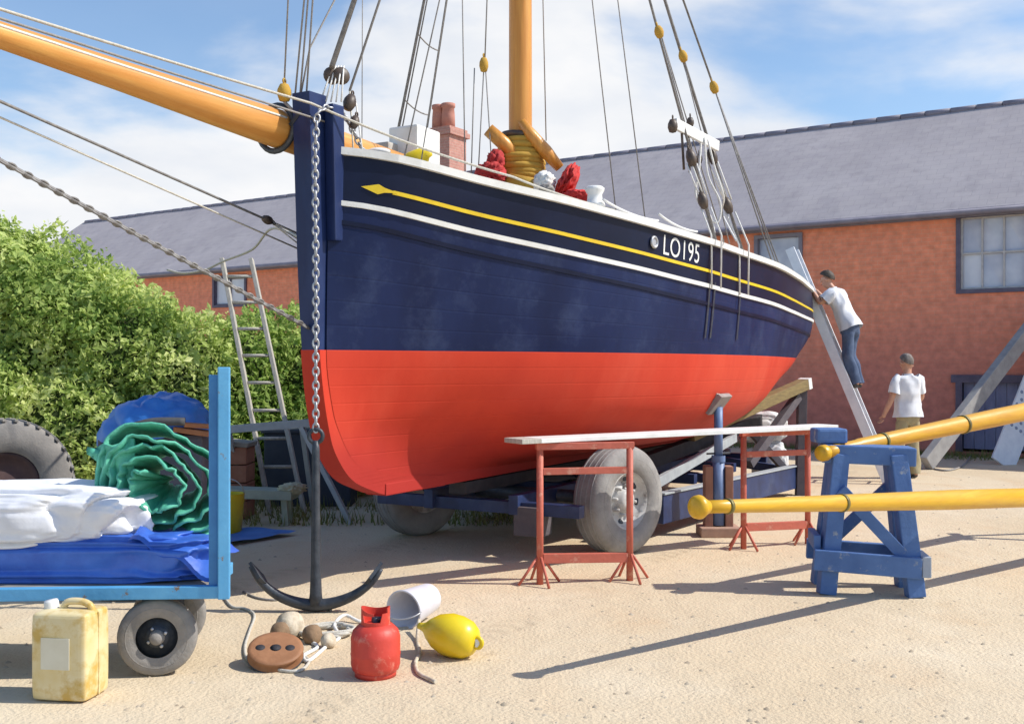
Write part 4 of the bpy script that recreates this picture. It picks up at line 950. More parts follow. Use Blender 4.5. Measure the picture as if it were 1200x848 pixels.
# a sheet rolled up loosely: one long spiral seen end-on, its front edge flaring and crumpled
gt = MB(); rowsG = []; GC = Vector((-1.935, 5.5, .955)); NT = 300
for j in range(9):
    v = j/8; row = []
    for i in range(NT+1):
        t = i/NT; th = 2*math.pi*4.6*t+2.2; r = .05+.255*t**.85
        q = Vector((math.cos(th)*1.6, math.sin(th)*1.6, t*5)); w1 = mnoise.noise(q); w2 = mnoise.noise(q*2.6+Vector((5,2,0)))
        sharp = 1+.10*abs(math.sin(1.5*th+1.0))                       # flattened turns, creased corners
        rr_g = r*sharp*(1+.13*w1)+.012*w2+(.040+.018*w2)*(1-v)**1.3-.05*v
        x = math.cos(th)*rr_g*1.12; z = math.sin(th)*rr_g*.92; c_, s_ = math.cos(-.5), math.sin(-.5)
        y = .36*v+.05*w1*(1-v)+.035*w2*(1-v)+.16*(t-.2)*(1-v)
        row.append(GC+Vector((x*c_-z*s_, y, x*s_+z*c_)))
    rowsG.append(row)
gt.grid(rowsG)
# a pointed flap on the left
fl = []
for i in range(10):
    t = i/9; fl.append([Vector((-2.06-.27*t, 5.58+.02*math.sin(j+i)+.05*t, 1.21-.06*t-(.32*(1-t)+.02)*j/6+.012*math.sin(i*1.3+j*2))) for j in range(7)])
gt.grid(fl)
gto = obj('green_tarpaulin', gt, m_gtarp, origin=(-1.905,5.68,.64), recalc=False); sd_ = gto.modifiers.new('cloth','SOLIDIFY'); sd_.thickness = .014; sd_.offset = 0
tag(gto, 'sea green netting bundled in swirling folds beside the blue post', 'netting bundle')
# covered box behind the cart with blue hood
hb0 = Vector((-2.49,7.2,0))
hd = thing('covered_barrow', 'dark box standing behind the cart under a domed blue cover', 'barrow', hb0)
obj('box_body', MB().box(hb0+Vector((.02,.05,.58)), (.72,.55,1.12), bev=.03), mat('dark_grey_board', (.055,.06,.085), (.10,.10,.13), rough=.7, scale=5), hd)
def dome(n): return .16*abs(math.sin(5*mnoise.noise(n*1.7+Vector((1,2,0)))))+.08*mnoise.noise(n*4)-.05
dmb = MB(); rows_ = []
for i in range(13):
    ph = i/12*math.pi/2; row = []
    for k in range(41):
        th = 2*math.pi*k/40; n = Vector((math.cos(th)*math.sin(ph), math.sin(th)*math.sin(ph), math.cos(ph))); q = 1+dome(n)
        row.append(hb0+Vector((n.x*.355*q-.02, n.y*.36*q, 1.13+n.z*.27*q+.05*n.x-.03*abs(math.sin(th*4))*math.sin(ph)**4)))
    rows_.append(row)
dmb.grid(rows_); obj('blue_cover', dmb, m_btarp2, hd, recalc=False)
cvs = MB().tube(curve_pts([hb0+Vector((-.08,-.36,1.19)), hb0+Vector((.1,-.375,1.235)), hb0+Vector((.3,-.34,1.235))], 6), .028, 8); obj('cover_edge', cvs, m_rubd, hd)
tag(obj('board_offcut', MB().box((-2.16,6.94,1.165), (.24,.12,.035), Quaternion((0,1,.1), R(8)), bev=.006).box((-2.13,6.93,1.205), (.17,.10,.03), Quaternion((0,.3,1), R(18)), bev=.006), mat('orange_wood', (.42,.17,.07), (.30,.11,.045), rough=.8, scale=7), origin=(-2.25,6.94,1.15)), 'orange brown wood offcuts on the dark box by the blue cover', 'board')

# big tyre behind
TC = Vector((-4.56,9.2,.565)); tx = Vector((.5,-.86,0)).normalized()
ty = thing('tractor_tyre', 'large worn grey tractor tyre standing by the hedge at left edge', 'tyre', (TC.x,TC.y,0))
t = MB().lathe(tyre_prof(.565,.28,.32), TC, tx, 56)
for k in range(36):
    a = 2*math.pi*k/36; o = tx.orthogonal().normalized(); p = tx.cross(o); d = o*math.cos(a)+p*math.sin(a); d2 = -o*math.sin(a)+p*math.cos(a)
    for s_ in (-1,1): t.beam(TC+d*.563+tx*(s_*.15), TC+(d+d2*.12).normalized()*.565+tx*(s_*.01), .035, .022, up=d)
obj('tread', t, m_rub, ty)
obj('rim', MB().lathe([(0,-.05),(.1,-.05),(.24,-.02),(.275,-.13),(.287,.1),(.265,.13),(.23,.04),(.1,.06),(0,.06)], TC, tx, 40), mat('rusty_rim', (.07,.04,.045), (.12,.07,.065), rough=.7, scale=8), ty)

# jerrycan
JP = Vector((-2.15,4.99,0))
jc = thing('jerrycan', 'yellowed plastic jerrycan with cream label in front of the cart wheel', 'jerrycan', JP)
m_jc = mat('yellowed_plastic', (.68,.53,.24), (.76,.68,.46), rough=.45, scale=5, lo=.35, hi=.75, bump=.1, bscale=12, c3=(.56,.37,.09), scale3=6, lo3=.48, hi3=.62)
J = MB().box(JP+Vector((0,.0,.215)), (.295,.23,.43), Quaternion((0,0,1), R(-8)), bev=.035)
o_ = obj('can_body', J, m_jc, jc); o_.modifiers.new('s','SUBSURF').levels = 1; o_.modifiers['s'].render_levels = 2
Q = Quaternion((0,0,1), R(-8))
def jp(x,y,z): return JP+Q@Vector((x,y,z))
obj('carry_handle', MB().tube(curve_pts([jp(-.04,0,.41), jp(-.02,0,.455), jp(.05,0,.462), jp(.10,0,.445), jp(.115,0,.41)], 5), .017, 10), m_jc, jc)
obj('screw_cap', MB().lathe([(0,.06),(.03,.06),(.034,.05),(.034,.0)], jp(-.095,0,.405), (-.15,0,1), 18), m_white, jc)
obj('label', MB().box(jp(-.01,-.1165,.235), (.145,.004,.15), Q), mat('cream_label', (.70,.66,.52), (.62,.57,.42), rough=.7, scale=6), jc)
obj('seam', MB().box(jp(.0,0,.215), (.302,.012,.40), Q, bev=.004), m_jc, jc)

# things round the ladder foot
st_ = thing('steel_frame_stand', 'pale steel bar frame with slanting leg, between cart and bow', 'stand', (-2.55,11.0,0))
m_pale = mat('pale_steel_and_sunlit_edge', (.40,.44,.46), (.30,.33,.36), rough=.6, scale=8)
b0, b1 = at(255,504,10.6), at(366,495,10.6)
obj('top_bar', MB().beam(b0, b1, .06, .08), m_pale, st_)
obj('leg', MB().beam(b1-Vector((.12,0,.03)), Vector((b1.x+.42,10.45,.0)), .05, .05), m_pale, st_)
obj('leg', MB().beam(b1-Vector((.12,-.05,.03)), Vector((b1.x-.1,11.2,.0)), .05, .05), m_pale, st_)
obj('leg', MB().beam(b0+Vector((.1,0,-.03)), Vector((b0.x,10.2,.0)), .05, .05), m_pale, st_)
obj('leg', MB().beam(b0+Vector((.1,.05,-.03)), Vector((b0.x+.2,11.1,.0)), .05, .05), m_pale, st_)
cr_ = thing('crate', 'rust brown crate standing behind the blue post', 'crate', (-2.98,10.9,0))
m_rust = mat('rust_brown_board', (.26,.10,.06), (.36,.17,.11), rough=.85, scale=5)
for k in range(4): obj('board', MB().box((-2.98,10.9,.1+k*.19), (.40,.36,.18), bev=.01), m_rust, cr_)
obj('lid', MB().box((-2.98,10.9,.80), (.44,.40,.05), Quaternion((0,1,0), R(5)), bev=.01), m_ply, cr_)
nb = thing('storage_box', 'dark navy storage box behind the ladder foot', 'box', (-2.35,12.0,0))
m_nb = mat('dark_navy_board', (.025,.035,.06), (.045,.06,.085), rough=.7, scale=4)
obj('box_body', MB().box((-2.35,12.0,.42), (1.0,.5,.84), bev=.02), m_nb, nb); obj('lid', MB().box((-2.35,12.0,.865), (1.06,.56,.05), bev=.015), m_nb, nb)
bn = thing('bench', 'low pale wooden bench with rag on its end near ladder foot', 'bench', (-2.55,10.45,0))
m_bn = mat('pale_bench_wood', (.38,.41,.33), (.28,.31,.25), rough=.85, scale=8)
obj('seat', MB().beam(Vector((-2.95,10.45,.33)), Vector((-2.2,10.4,.31)), .3, .09), m_bn, bn)
for x in (-2.85,-2.3):
    for y in (10.34,10.53): obj('leg', MB().beam(Vector((x,y,.27)), Vector((x+.02,y,.0)), .06, .06, up=(0,1,0)), m_bn, bn)
tag(obj('rag', MB().blob((-2.22,10.38,.37), (.13,.12,.055), 4, folds(8,.4)), mat('cream_cloth', (.55,.52,.36), (.42,.40,.28), rough=.9, scale=8), origin=(-2.22,10.38,.33)), 'crumpled cream rag lying on the end of the low bench', 'rag')
yc = thing('yellow_tub', 'small yellow tub beside the blue post', 'tub', (-2.70,9.75,0))
m_yb = mat('yellow_plastic', (.78,.60,.02), (.66,.47,.01), rough=.35, scale=5, lo=.3, hi=.75)
obj('tub_body', MB().lathe([(0,0),(.12,0),(.15,.38),(.155,.40),(.14,.40),(.11,.03),(0,.03)], (-2.70,9.75,.0), n=24), m_yb, yc)
obj('tub_handle', MB().torus((-2.70,9.75,.40), (0,1,.3), .15, .006, 24, 6), m_galv, yc)
bs = []
for i in range(13):
    row = []
    for j in range(9):
        a = Vector((-2.78,8.75,0)).lerp(Vector((-2.75,10.0,0)), j/8); b_ = Vector((-2.05,9.75,0)); p = a.lerp(b_, i/12); row.append(p+Vector((0,0,.03+.05*abs(mnoise.noise(p*3)))))
    bs.append(row)
tag(obj('blue_sheet', MB().grid(bs), m_btarp2, origin=(-2.5,9.5,0)), 'blue plastic sheet spread on the shaded ground right of the post', 'sheet')
# ------------------------------------------------------------------ boat trailer under the hull
m_tblue = mat('trailer_blue', (.022,.042,.13), (.012,.022,.07), rough=.5, scale=5, bump=.15, c3=(.05,.075,.16), scale3=3)
m_tim = mat('olive_timber', (.25,.185,.075), (.15,.11,.05), rough=.85, scale=8, stretch=(1,1,5), bump=.2)
m_dtim = mat('dark_timber', (.075,.065,.08), (.12,.105,.115), rough=.8, scale=8, bump=.2)
m_btim = mat('tarred_timber', (.018,.018,.024), (.04,.038,.045), rough=.75, scale=8, bump=.2)
m_tyre = mat('trailer_tyre_rubber', (.30,.295,.29), (.20,.195,.195), rough=.85, scale=6, bump=.3, bscale=50, c3=(.42,.41,.39), scale3=2)
m_rim = mat('painted_steel_rim', (.55,.55,.54), (.36,.35,.35), rough=.5, scale=9, c3=(.20,.17,.15), scale3=7, lo3=.55, hi3=.7)
tr = thing('boat_trailer', 'navy blue low boat trailer with worn grey tyres under the smack', 'trailer', bw(4.5,0,0))
for lat in (.42, -.42): obj('chassis_rail', MB().beam(bw(1.9,lat,.46), bw(7.8,lat,.44), .09, .16), m_tblue, tr)
for s in (2.0,3.4,4.8,6.2,7.6): obj('cross_member', MB().beam(bw(s,-1.0,.43), bw(s,1.0,.43), .1, .1), m_tblue, tr)
obj('keel_bearer', MB().beam(bw(1.7,0,.60), bw(8.0,0,.60), .16, .10), m_btim, tr)
obj('outer_sill', MB().beam(bw(3.55,1.08,.27), bw(7.55,1.40,.22), .07, .27), m_tblue, tr)
obj('outer_sill', MB().beam(bw(3.55,-1.08,.27), bw(7.55,-1.30,.22), .07, .27), m_tblue, tr)
obj('sunlit_sill_edge', MB().beam(bw(3.55,1.075,.415), bw(7.55,1.395,.365), .11, .018), m_pale, tr)  # pale strip added to draw sunlight along the sill's top edge
for s in (3.7, 5.6, 7.4):
    lt = 1.06+.08*(s-3.55)
    obj('bracket', MB().beam(bw(s,.42,.40), bw(s,lt,.30), .08, .1), m_tblue, tr); obj('bracket', MB().beam(bw(s,-.42,.40), bw(s,-lt+.05,.30), .08, .1), m_tblue, tr)
def trailer_wheel(s, side):
    c = bw(s, side*1.04, .46); ax = NP*side
    if s < 3: ax = Matrix.Rotation(R(-17),3,'Z') @ ax
    wh = obj('wheel', MB().lathe([(0,-.1),(.1,-.1),(.235,-.10),(.245,-.115),(.25,.115),(.24,.12),(.225,.07),(.19,.045),(.15,.03),(.1,.05),(.09,.10),(.05,.115),(0,.115)], c, ax, 40), m_rim, tr)
    t = MB().lathe(tyre_prof(.462,.245,.29), c, ax, 56)
    for h in (-.08,-.03,.03,.08): t.torus(c+ax*h, ax, .462, .006, 56, 5)
    t.torus(c+ax*.146, ax, .36, .006, 48, 5)
    obj('tyre', t, m_tyre, wh)
    o = ax.orthogonal().normalized(); p = ax.cross(o)
    for k in range(8):
        a = k*math.pi/4; d = o*math.cos(a)+p*math.sin(a)
        obj('wheel_nut', MB().lathe([(0,.09),(.014,.09),(.016,.03)], c+d*.125, ax, 6), m_rim, wh)
        hole = MB().lathe([(0,.004),(.030,.004),(.030,-.01)], c+d*.19+ax*.0455, (ax-d*.35), 12)
        obj('hand_hole', hole, m_shack, wh)
for s in (2.66,): 
    for sd in (1,-1): trailer_wheel(s, sd)
    obj('axle', MB().tube([bw(s,-.95,.46), bw(s,.95,.46)], .06, 12), m_shack, tr)
for s, sd in ((6.6,-1),): trailer_wheel(s, sd)
obj('tool_box', MB().box(bw(2.0,.55,.33), (.2,.26,.24), Quaternion((0,0,1), math.atan2(AX.y,AX.x)), bev=.015), m_dtim, tr)
# bolster timbers and the shore at the quarter
obj('side_bearer', MB().beam(bw(3.5,.62,.58), bw(7.35,.95,.93), .12, .15), m_btim, tr)
obj('side_bearer', MB().beam(bw(3.5,-.62,.58), bw(7.35,-.95,.93), .12, .15), m_btim, tr)
obj('tie_bar', MB().beam(bw(3.2,.95,.42), bw(6.2,1.0,.78), .05, .10), m_pale, tr)
top = Vector((3.63,12.75,1.385))
shr = thing('shore_frame', 'dark timber shore with olive brown bearer sloping up under the quarter', 'shore', (top.x,top.y,0))
obj('bearer', MB().beam(bw(5.15,.80,.86), top, .15, .13, bev=.01), m_tim, shr)
d_ = (top-bw(5.15,.80,.86)).normalized()
obj('painted_end', MB().beam(top-d_*.0, top+d_*.075, .155, .136), m_white, shr)
obj('post', MB().beam(Vector((3.60,12.8,0)), Vector((3.62,12.78,1.31)), .11, .11, up=(0,1,0), bev=.008), m_dtim, shr)
obj('brace', MB().beam(Vector((3.55,12.72,1.24)), bw(6.35,1.12,.46), .09, .10), m_dtim, shr)
obj('brace', MB().beam(Vector((3.62,12.83,.1)), bw(6.9,.9,.9), .08, .08), m_dtim, shr)
m_sack = mat('white_sack_cloth', (.74,.74,.74), (.36,.37,.42), rough=.8, scale=9, lo=.42, hi=.7, bump=.4, bscale=18)
tag(obj('sack', MB().blob((3.36,13.35,.31), (.22,.2,.33), 5, folds(11,.12,1.8), .7), m_sack, origin=(3.36,13.35,0)), 'lower of two white mottled sacks stacked behind the timber shore', 'sack', 'sacks behind the shore')
tag(obj('sack', MB().blob((3.25,13.35,.82), (.31,.2,.2), 5, folds(14,.14,1.8), .7), m_sack, origin=(3.25,13.35,.62)), 'upper white mottled sack, slumped on the one below behind the shore', 'sack', 'sacks behind the shore')

# ------------------------------------------------------------------ jack stand under the bilge
KP = Vector((1.965,9.75,0)); HZ = 1.25; PT = (NP*.62+Vector((0,0,.78))).normalized(); PM = Matrix((AX, PT, AX.cross(PT))).transposed()
m_jack = mat('jack_blue_steel', (.10,.17,.34), (.16,.24,.42), rough=.5, scale=6, bump=.12)
jk = thing('jack_stand', 'blue steel jack post with timber pad holding the bilge', 'prop', KP)
obj('post', MB().tube([KP+Vector((0,0,.1)), KP+Vector((0,0,.72))], .058, 16).tube([KP+Vector((0,0,.72)), KP+Vector((0,0,1.22))], .042, 16).lathe([(.066,.70),(.066,.76)], KP, n=16), m_jack, jk)
m_gt0 = mat('grey_pad_wood', (.33,.29,.27), (.24,.21,.2), rough=.85, scale=8, bump=.2)
m_bwood = mat('brick_brown_timber', (.36,.19,.13), (.26,.13,.09), rough=.85, scale=7, bump=.2)
for sd in (-1,1): obj('packing_block', MB().box(KP+Vector((sd*.096,.02,.36)), (.075,.14,.60), bev=.008), m_bwood, jk)
obj('base_block', MB().box(KP+Vector((0,0,.045)), (.38,.30,.09), bev=.01), mat('pinkish_block', (.45,.29,.21), (.34,.21,.16), rough=.9, scale=7), jk)
obj('pad', MB().box(KP+Vector((0,0,HZ)), (.34,.22,.05), PM, bev=.006), m_gt0, jk)
obj('pad_face', MB().box(KP+Vector((0,0,HZ))+AX.cross(PT)*.045*(1 if AX.cross(PT).z > 0 else -1), (.30,.20,.035), PM, bev=.006), m_lad, jk)
obj('screw_handle', MB().tube([KP+Vector((-.12,-.05,.78)), KP+Vector((.12,.05,.78))], .009, 8), m_shack, jk)

# ------------------------------------------------------------------ red trestles and the white plank
m_tred = mat('red_oxide_paint', (.56,.14,.09), (.44,.10,.065), rough=.6, scale=9, bump=.2, bscale=40, c3=(.60,.27,.19), scale3=9, lo3=.56, hi3=.66)
def trestle(base, yaw, label):
    o = Vector(base); t = thing('trestle', label, 'trestle', o, 'red steel trestles'); X = Vector((1,0,0)); hw = .345; H = 1.0
    for sd in (-1, 1):
        obj('post', MB().tube([o+X*sd*hw+Vector((0,0,.0)), o+X*sd*hw+Vector((0,0,H))], .026, 12), m_tred, t)
        for a in (20, 100, 190, 280):
            d = Vector((math.cos(R(a)),math.sin(R(a)),0)); obj('foot', MB().tube([o+X*sd*hw+d*.02+Vector((0,0,.20)), o+X*sd*hw+d*.17+Vector((0,0,.005))], .011, 8), m_tred, t)
    obj('top_bar', MB().beam(o-X*(hw+.03)+Vector((0,0,H+.015)), o+X*(hw+.03)+Vector((0,0,H+.015)), .05, .05), m_tred, t)
    obj('cross_bar', MB().beam(o-X*(hw-.02)+Vector((0,0,.83)), o+X*(hw-.02)+Vector((0,0,.83)), .035, .05), m_tred, t)
    obj('cross_bar', MB().beam(o-X*(hw-.02)+Vector((0,0,.19)), o+X*(hw-.02)+Vector((0,0,.175)), .045, .07), m_tred, t)
    t.rotation_euler = (0,0,yaw); return t
t1 = trestle((.545,7.62,0), R(11), 'nearer red steel trestle, in front of the trailer wheel')
t2 = copy_tree(t1); t2.location = (2.36,9.15,0); t2.rotation_euler = (0,0,R(22)); t2['label'] = 'farther red steel trestle, between the jack post and the blue sawhorse'
pl0, pl1 = Vector((.15,7.56,1.062)), Vector((2.88,9.34,1.062))
plk = thing('plank', 'long white painted plank laid across the two red trestles', 'plank', (1.48,8.4,1.04))
obj('board', MB().beam(pl0, pl1, .24, .034, bev=.004), m_white, plk)
dpl = (pl1-pl0).normalized(); obj('bare_end', MB().beam(pl0-dpl*.17, pl0-dpl*.001, .241, .035, bev=.004), m_lad, plk)

# ------------------------------------------------------------------ blue sawhorse and the two yellow spars
m_sb = mat('worn_blue_paint', (.055,.125,.32), (.10,.20,.44), rough=.65, scale=5, lo=.3, hi=.75, bump=.3, bscale=30, c3=(.30,.33,.38), scale3=9, lo3=.60, hi3=.68)
m_sbw = mat('chalky_blue_paint', (.42,.46,.52), (.28,.34,.44), rough=.7, scale=6)
sw = thing('sawhorse', 'heavy worn blue wooden sawhorse with diagonal brace', 'sawhorse', (2.45,7.35,0))
ex, ey = Vector((.985,-.17,0)), Vector((.17,.985,0))
def swp(x, y, z): return Vector((2.545,7.36,0))+ex*x+ey*y+Vector((0,0,z))
for sx in (-1,1):
    for sy in (-1,1):
        obj('leg', MB().beam(swp(sx*.30,sy*.18,0), swp(sx*.195,sy*.09,.98), .12, .10, up=(0,1,0), bev=.008), m_sb, sw)
obj('top_beam', MB().beam(swp(-.32,0,.985), swp(.32,0,.965), .26, .13, bev=.012), m_sb, sw)
obj('end_block', MB().beam(swp(-.26,0,1.055), swp(-.26,.0,1.16), .22, .20, up=(0,1,0), bev=.02), m_sb, sw)
obj('lower_rail', MB().beam(swp(-.39,-.225,.25), swp(.33,-.225,.21), .06, .145, bev=.008), m_sb, sw)
obj('lower_rail', MB().beam(swp(-.39,.225,.25), swp(.33,.225,.22), .06, .145, bev=.008), m_sb, sw)
obj('end_rail', MB().beam(swp(.362,-.25,.22), swp(.362,.25,.22), .06, .145, bev=.008), m_sbw, sw)
obj('end_rail', MB().beam(swp(-.36,-.18,.36), swp(-.36,.18,.36), .05, .10, bev=.008), m_sb, sw)
obj('diagonal_brace', MB().beam(swp(-.20,-.175,.74), swp(.22,-.185,.285), .05, .085, bev=.006), m_sb, sw)
obj('diagonal_brace', MB().beam(swp(.20,.165,.74), swp(-.22,.175,.32), .05, .085, bev=.006), m_sb, sw)
m_ys = mat('yellow_varnished_spar', (.70,.41,.014), (.58,.30,.012), rough=.38, scale=6, detail=9, lo=.3, hi=.75, bump=.14, bscale=14, rotz=.80, stretch=(.45,5,5), c3=(.76,.50,.04), scale3=2)
m_ys2 = mat('amber_spar', (.68,.37,.022), (.54,.25,.015), rough=.42, scale=6, detail=9, lo=.3, hi=.75, bump=.14, bscale=14, rotz=.70, stretch=(.45,5,5))
m_band = mat('iron_band', (.20,.17,.05), (.12,.1,.05), rough=.5, metal=.4, scale=12)
A = at(815,594,5.25); B = at(1300,580,8.6); dA = (B-A).normalized(); L = (B-A).length
sp = thing('spar', 'bright yellow spar with knobbed end running level in front of the sawhorse', 'spar', A.lerp(B,.5))
k = MB().tube([A+dA*q for q in (.06,.3,.8,1.3,2.6,L)], [.034,.036,.043,.050,.067,.076], 20); obj('pole', k, m_ys, sp)
k = MB().lathe([(0,-.012),(.045,-.010),(.060,.008),(.063,.03),(.052,.05),(.042,.075),(.036,.09)], A, dA, 24); obj('knob', k, m_ys, sp)
for s_ in (.26, 1.32): obj('band', MB().lathe([(.032+.012*s_,s_-.012),(.0385+.0125*s_,s_-.012),(.0385+.0125*s_,s_+.012),(.032+.012*s_,s_+.012)], A, dA, 24), m_band, sp)
# stand that carries the level spar beyond the frame
cs = thing('trestle_stand', 'plain wooden stand carrying the level yellow spar', 'stand', (B.x-.05,B.y,0))
bx_ = B.x-.0
for sd in (-1,1): obj('leg', MB().beam(Vector((bx_,B.y+sd*.3,0)), Vector((bx_,B.y+sd*.04,B.z-.1)), .06, .06, up=(1,0,0)), m_lad, cs)
obj('top_beam', MB().beam(Vector((bx_,B.y-.2,B.z-.085)), Vector((bx_,B.y+.2,B.z-.085)), .07, .06), m_lad, cs)
A2 = at(963,531,7.22); B2 = at(1300,462,9.6); d2 = (B2-A2).normalized(); L2 = (B2-A2).length
sp2 = thing('spar', 'amber spar resting on top of the blue sawhorse and rising to the right', 'spar', A2.lerp(B2,.5))
obj('pole', MB().tube([A2+d2*q for q in (0,.15,.4,.42,1.0,2.2,L2)], [.040,.045,.048,.053,.060,.074,.083], 20), m_ys2, sp2)
obj('end_cap', MB().lathe([(0,-.02),(.05,-.018),(.058,.0),(.058,.04),(.044,.06)], A2, d2, 24), m_ys, sp2)
obj('eye_hook', MB().tube(curve_pts([A2+d2*.16+Vector((0,-.02,-.05)), A2+d2*.2+Vector((0,-.03,-.10)), A2+d2*.27+Vector((0,-.03,-.09)), A2+d2*.3+Vector((0,-.02,-.05))], 5), .014, 8), m_ys, sp2)
for s_ in (.70,1.75): obj('band', MB().lathe([(.044+.013*s_,s_-.014),(.053+.013*s_,s_-.014),(.053+.013*s_,s_+.014),(.044+.013*s_,s_+.014)], A2, d2, 24), m_band, sp2)
cs2 = thing('trestle_stand', 'wooden stand holding up the right end of the amber spar', 'stand', (B2.x,B2.y,0))
for sd in (-1,1): obj('leg', MB().beam(Vector((B2.x-.1,B2.y+sd*.35,0)), Vector((B2.x-.1,B2.y+sd*.04,B2.z-.12)), .06, .06, up=(1,0,0)), m_lad, cs2)
obj('top_beam', MB().beam(Vector((B2.x-.1,B2.y-.2,B2.z-.085)), Vector((B2.x-.1,B2.y+.2,B2.z-.085)), .07, .06), m_lad, cs2)

# ------------------------------------------------------------------ things leaning on the brick wall
lp0 = Vector((6.47,16.0,0)); lp1 = Vector((9.25,17.62,2.70))
m_gt = mat('grey_timber', (.36,.35,.34), (.25,.24,.24), rough=.85, scale=6, bump=.2)
tag(obj('timber', MB().beam(lp0+Vector((0,0,.09)), lp1, .14, .25, bev=.012), m_gt, origin=lp0), 'long grey timber leaning at a slant against the brick wall', 'timber')
sb0 = Vector((8.02,16.75,0)); sb1 = Vector((9.35,17.62,2.25))
sbm = MB(); dd = (sb1-sb0).normalized(); sx_ = Vector((.93,.3,0)); sx_ = (sx_-dd*sx_.dot(dd)).normalized(); nn = sx_.cross(dd)
sbm.box((sb0+sb1)/2, (.46,(sb1-sb0).length,.04), Matrix((sx_,dd,nn)).transposed(), bev=.006)
pb_ = thing('scaffold_board', 'white perforated metal scaffold board leaning by the wall at right edge', 'board', sb0)
obj('panel', sbm, mat('white_metal', (.72,.74,.78), (.58,.61,.68), rough=.5, scale=5, bump=.1), pb_)
sgn = -1 if nn.y > 0 else 1; m_hole = mat('grey_hole', (.25,.29,.40), rough=.7)
for i in range(5,20):
    for j in (-.15,-.05,.05,.15):
        obj('perforation', MB().lathe([(0,.0225),(.030,.0225),(.030,.018)], sb0+dd*(.08+i*.125)+sx_*(j+(.025 if i%2 else -.025)), nn*sgn, 10), m_hole, pb_)

# ------------------------------------------------------------------ white ladder at the quarter
m_alu = mat('white_ladder_paint', (.76,.78,.82), (.62,.65,.70), rough=.5, scale=6, bump=.1)
L0 = Vector((5.22,14.15,0)); L1 = Vector((4.09,14.95,3.31)); lr = Vector((.44,.90,0)).normalized()*.36
wl_ = thing('ladder', 'white ladder with deep stiles leaning against the stern quarter', 'ladder', L0)
for kk in (-.5,.5): obj('stile', MB().beam(L0+lr*kk, L1+lr*kk, .05, .13, up=lr.cross(L1-L0), bev=.006), m_alu, wl_)
for i in range(12): obj('rung', MB().tube([L0.lerp(L1,.06+i*.08)-lr*.48, L0.lerp(L1,.06+i*.08)+lr*.48], .017, 8), m_alu, wl_)
lpt = lambda z: L0.lerp(L1, z/3.31)

# ------------------------------------------------------------------ people
m_skin = mat('skin', (.56,.30,.20), (.48,.24,.16), rough=.55, scale=9)
m_shirt = mat('white_shirt', (.76,.77,.80), (.60,.62,.68), rough=.85, scale=6, bump=.3, bscale=14)
m_jean = mat('blue_jeans', (.055,.085,.16), (.10,.14,.23), rough=.9, scale=9, bump=.2)
m_khaki = mat('khaki_cotton', (.38,.32,.19), (.30,.25,.15), rough=.9, scale=8, bump=.2)
m_hair1 = mat('dark_hair', (.035,.026,.018), (.08,.06,.045), rough=.7, scale=30, stretch=(1,1,.3))
m_hair2 = mat('grey_brown_hair', (.11,.09,.075), (.25,.22,.2), rough=.75, scale=30, stretch=(1,1,.3))
m_shoe = mat('dark_shoe', (.05,.045,.045), (.09,.08,.08), rough=.6, scale=9)
m_eye = mat('eye', (.03,.02,.015), rough=.2)
def skin(name, nodes, edges, parent, material, roots, sub=2, fold=0):
    """one continuous surface grown over a skeleton; nodes: key -> (world point, radius)"""
    o0 = ROOTLOC[root_of(parent)]; keys = list(nodes); ix = {k: i for i, k in enumerate(keys)}
    me = bpy.data.meshes.new(name); me.from_pydata([tuple(Vector(nodes[k][0])-o0) for k in keys], [(ix[a], ix[b]) for a, b in edges], [])
    o = bpy.data.objects.new(name, me); col.objects.link(o); o.parent = parent
    sk = o.modifiers.new('skin', 'SKIN'); sk.use_smooth_shade = True
    lay = me.skin_vertices[0] if me.skin_vertices else None
    if lay is None:
        bm = bmesh.new(); bm.from_mesh(me); bm.verts.layers.skin.verify(); bm.to_mesh(me); bm.free(); lay = me.skin_vertices[0]
    for k in keys:
        sv = lay.data[ix[k]]; r = nodes[k][1]; sv.radius = (r, r) if not hasattr(r, '__len__') else r; sv.use_root = k in roots
    ss = o.modifiers.new('sub', 'SUBSURF'); ss.levels = 1; ss.render_levels = sub
    # bake to a plain mesh so that the shape is the same everywhere
    dg = bpy.context.evaluated_depsgraph_get(); m2 = bpy.data.meshes.new_from_object(o.evaluated_get(dg))
    if len(m2.polygons):
        o.modifiers.clear(); o.data = m2
    if fold:
        cs = [v.co.copy() for v in o.data.vertices]; ns_ = [v.normal.copy() for v in o.data.vertices]
        for v, c_, n_ in zip(o.data.vertices, cs, ns_):
            q = Vector((c_.x*9, c_.y*9, c_.z*4.5))+Vector((len(name)*3.1, 0, 0))
            v.co = c_+n_*fold*(1-2*abs(mnoise.noise(q))*1.6+.5*mnoise.noise(q*2.7))
    o.data.materials.clear(); o.data.materials.append(material)
    for p in o.data.polygons: p.use_smooth = True
    return o
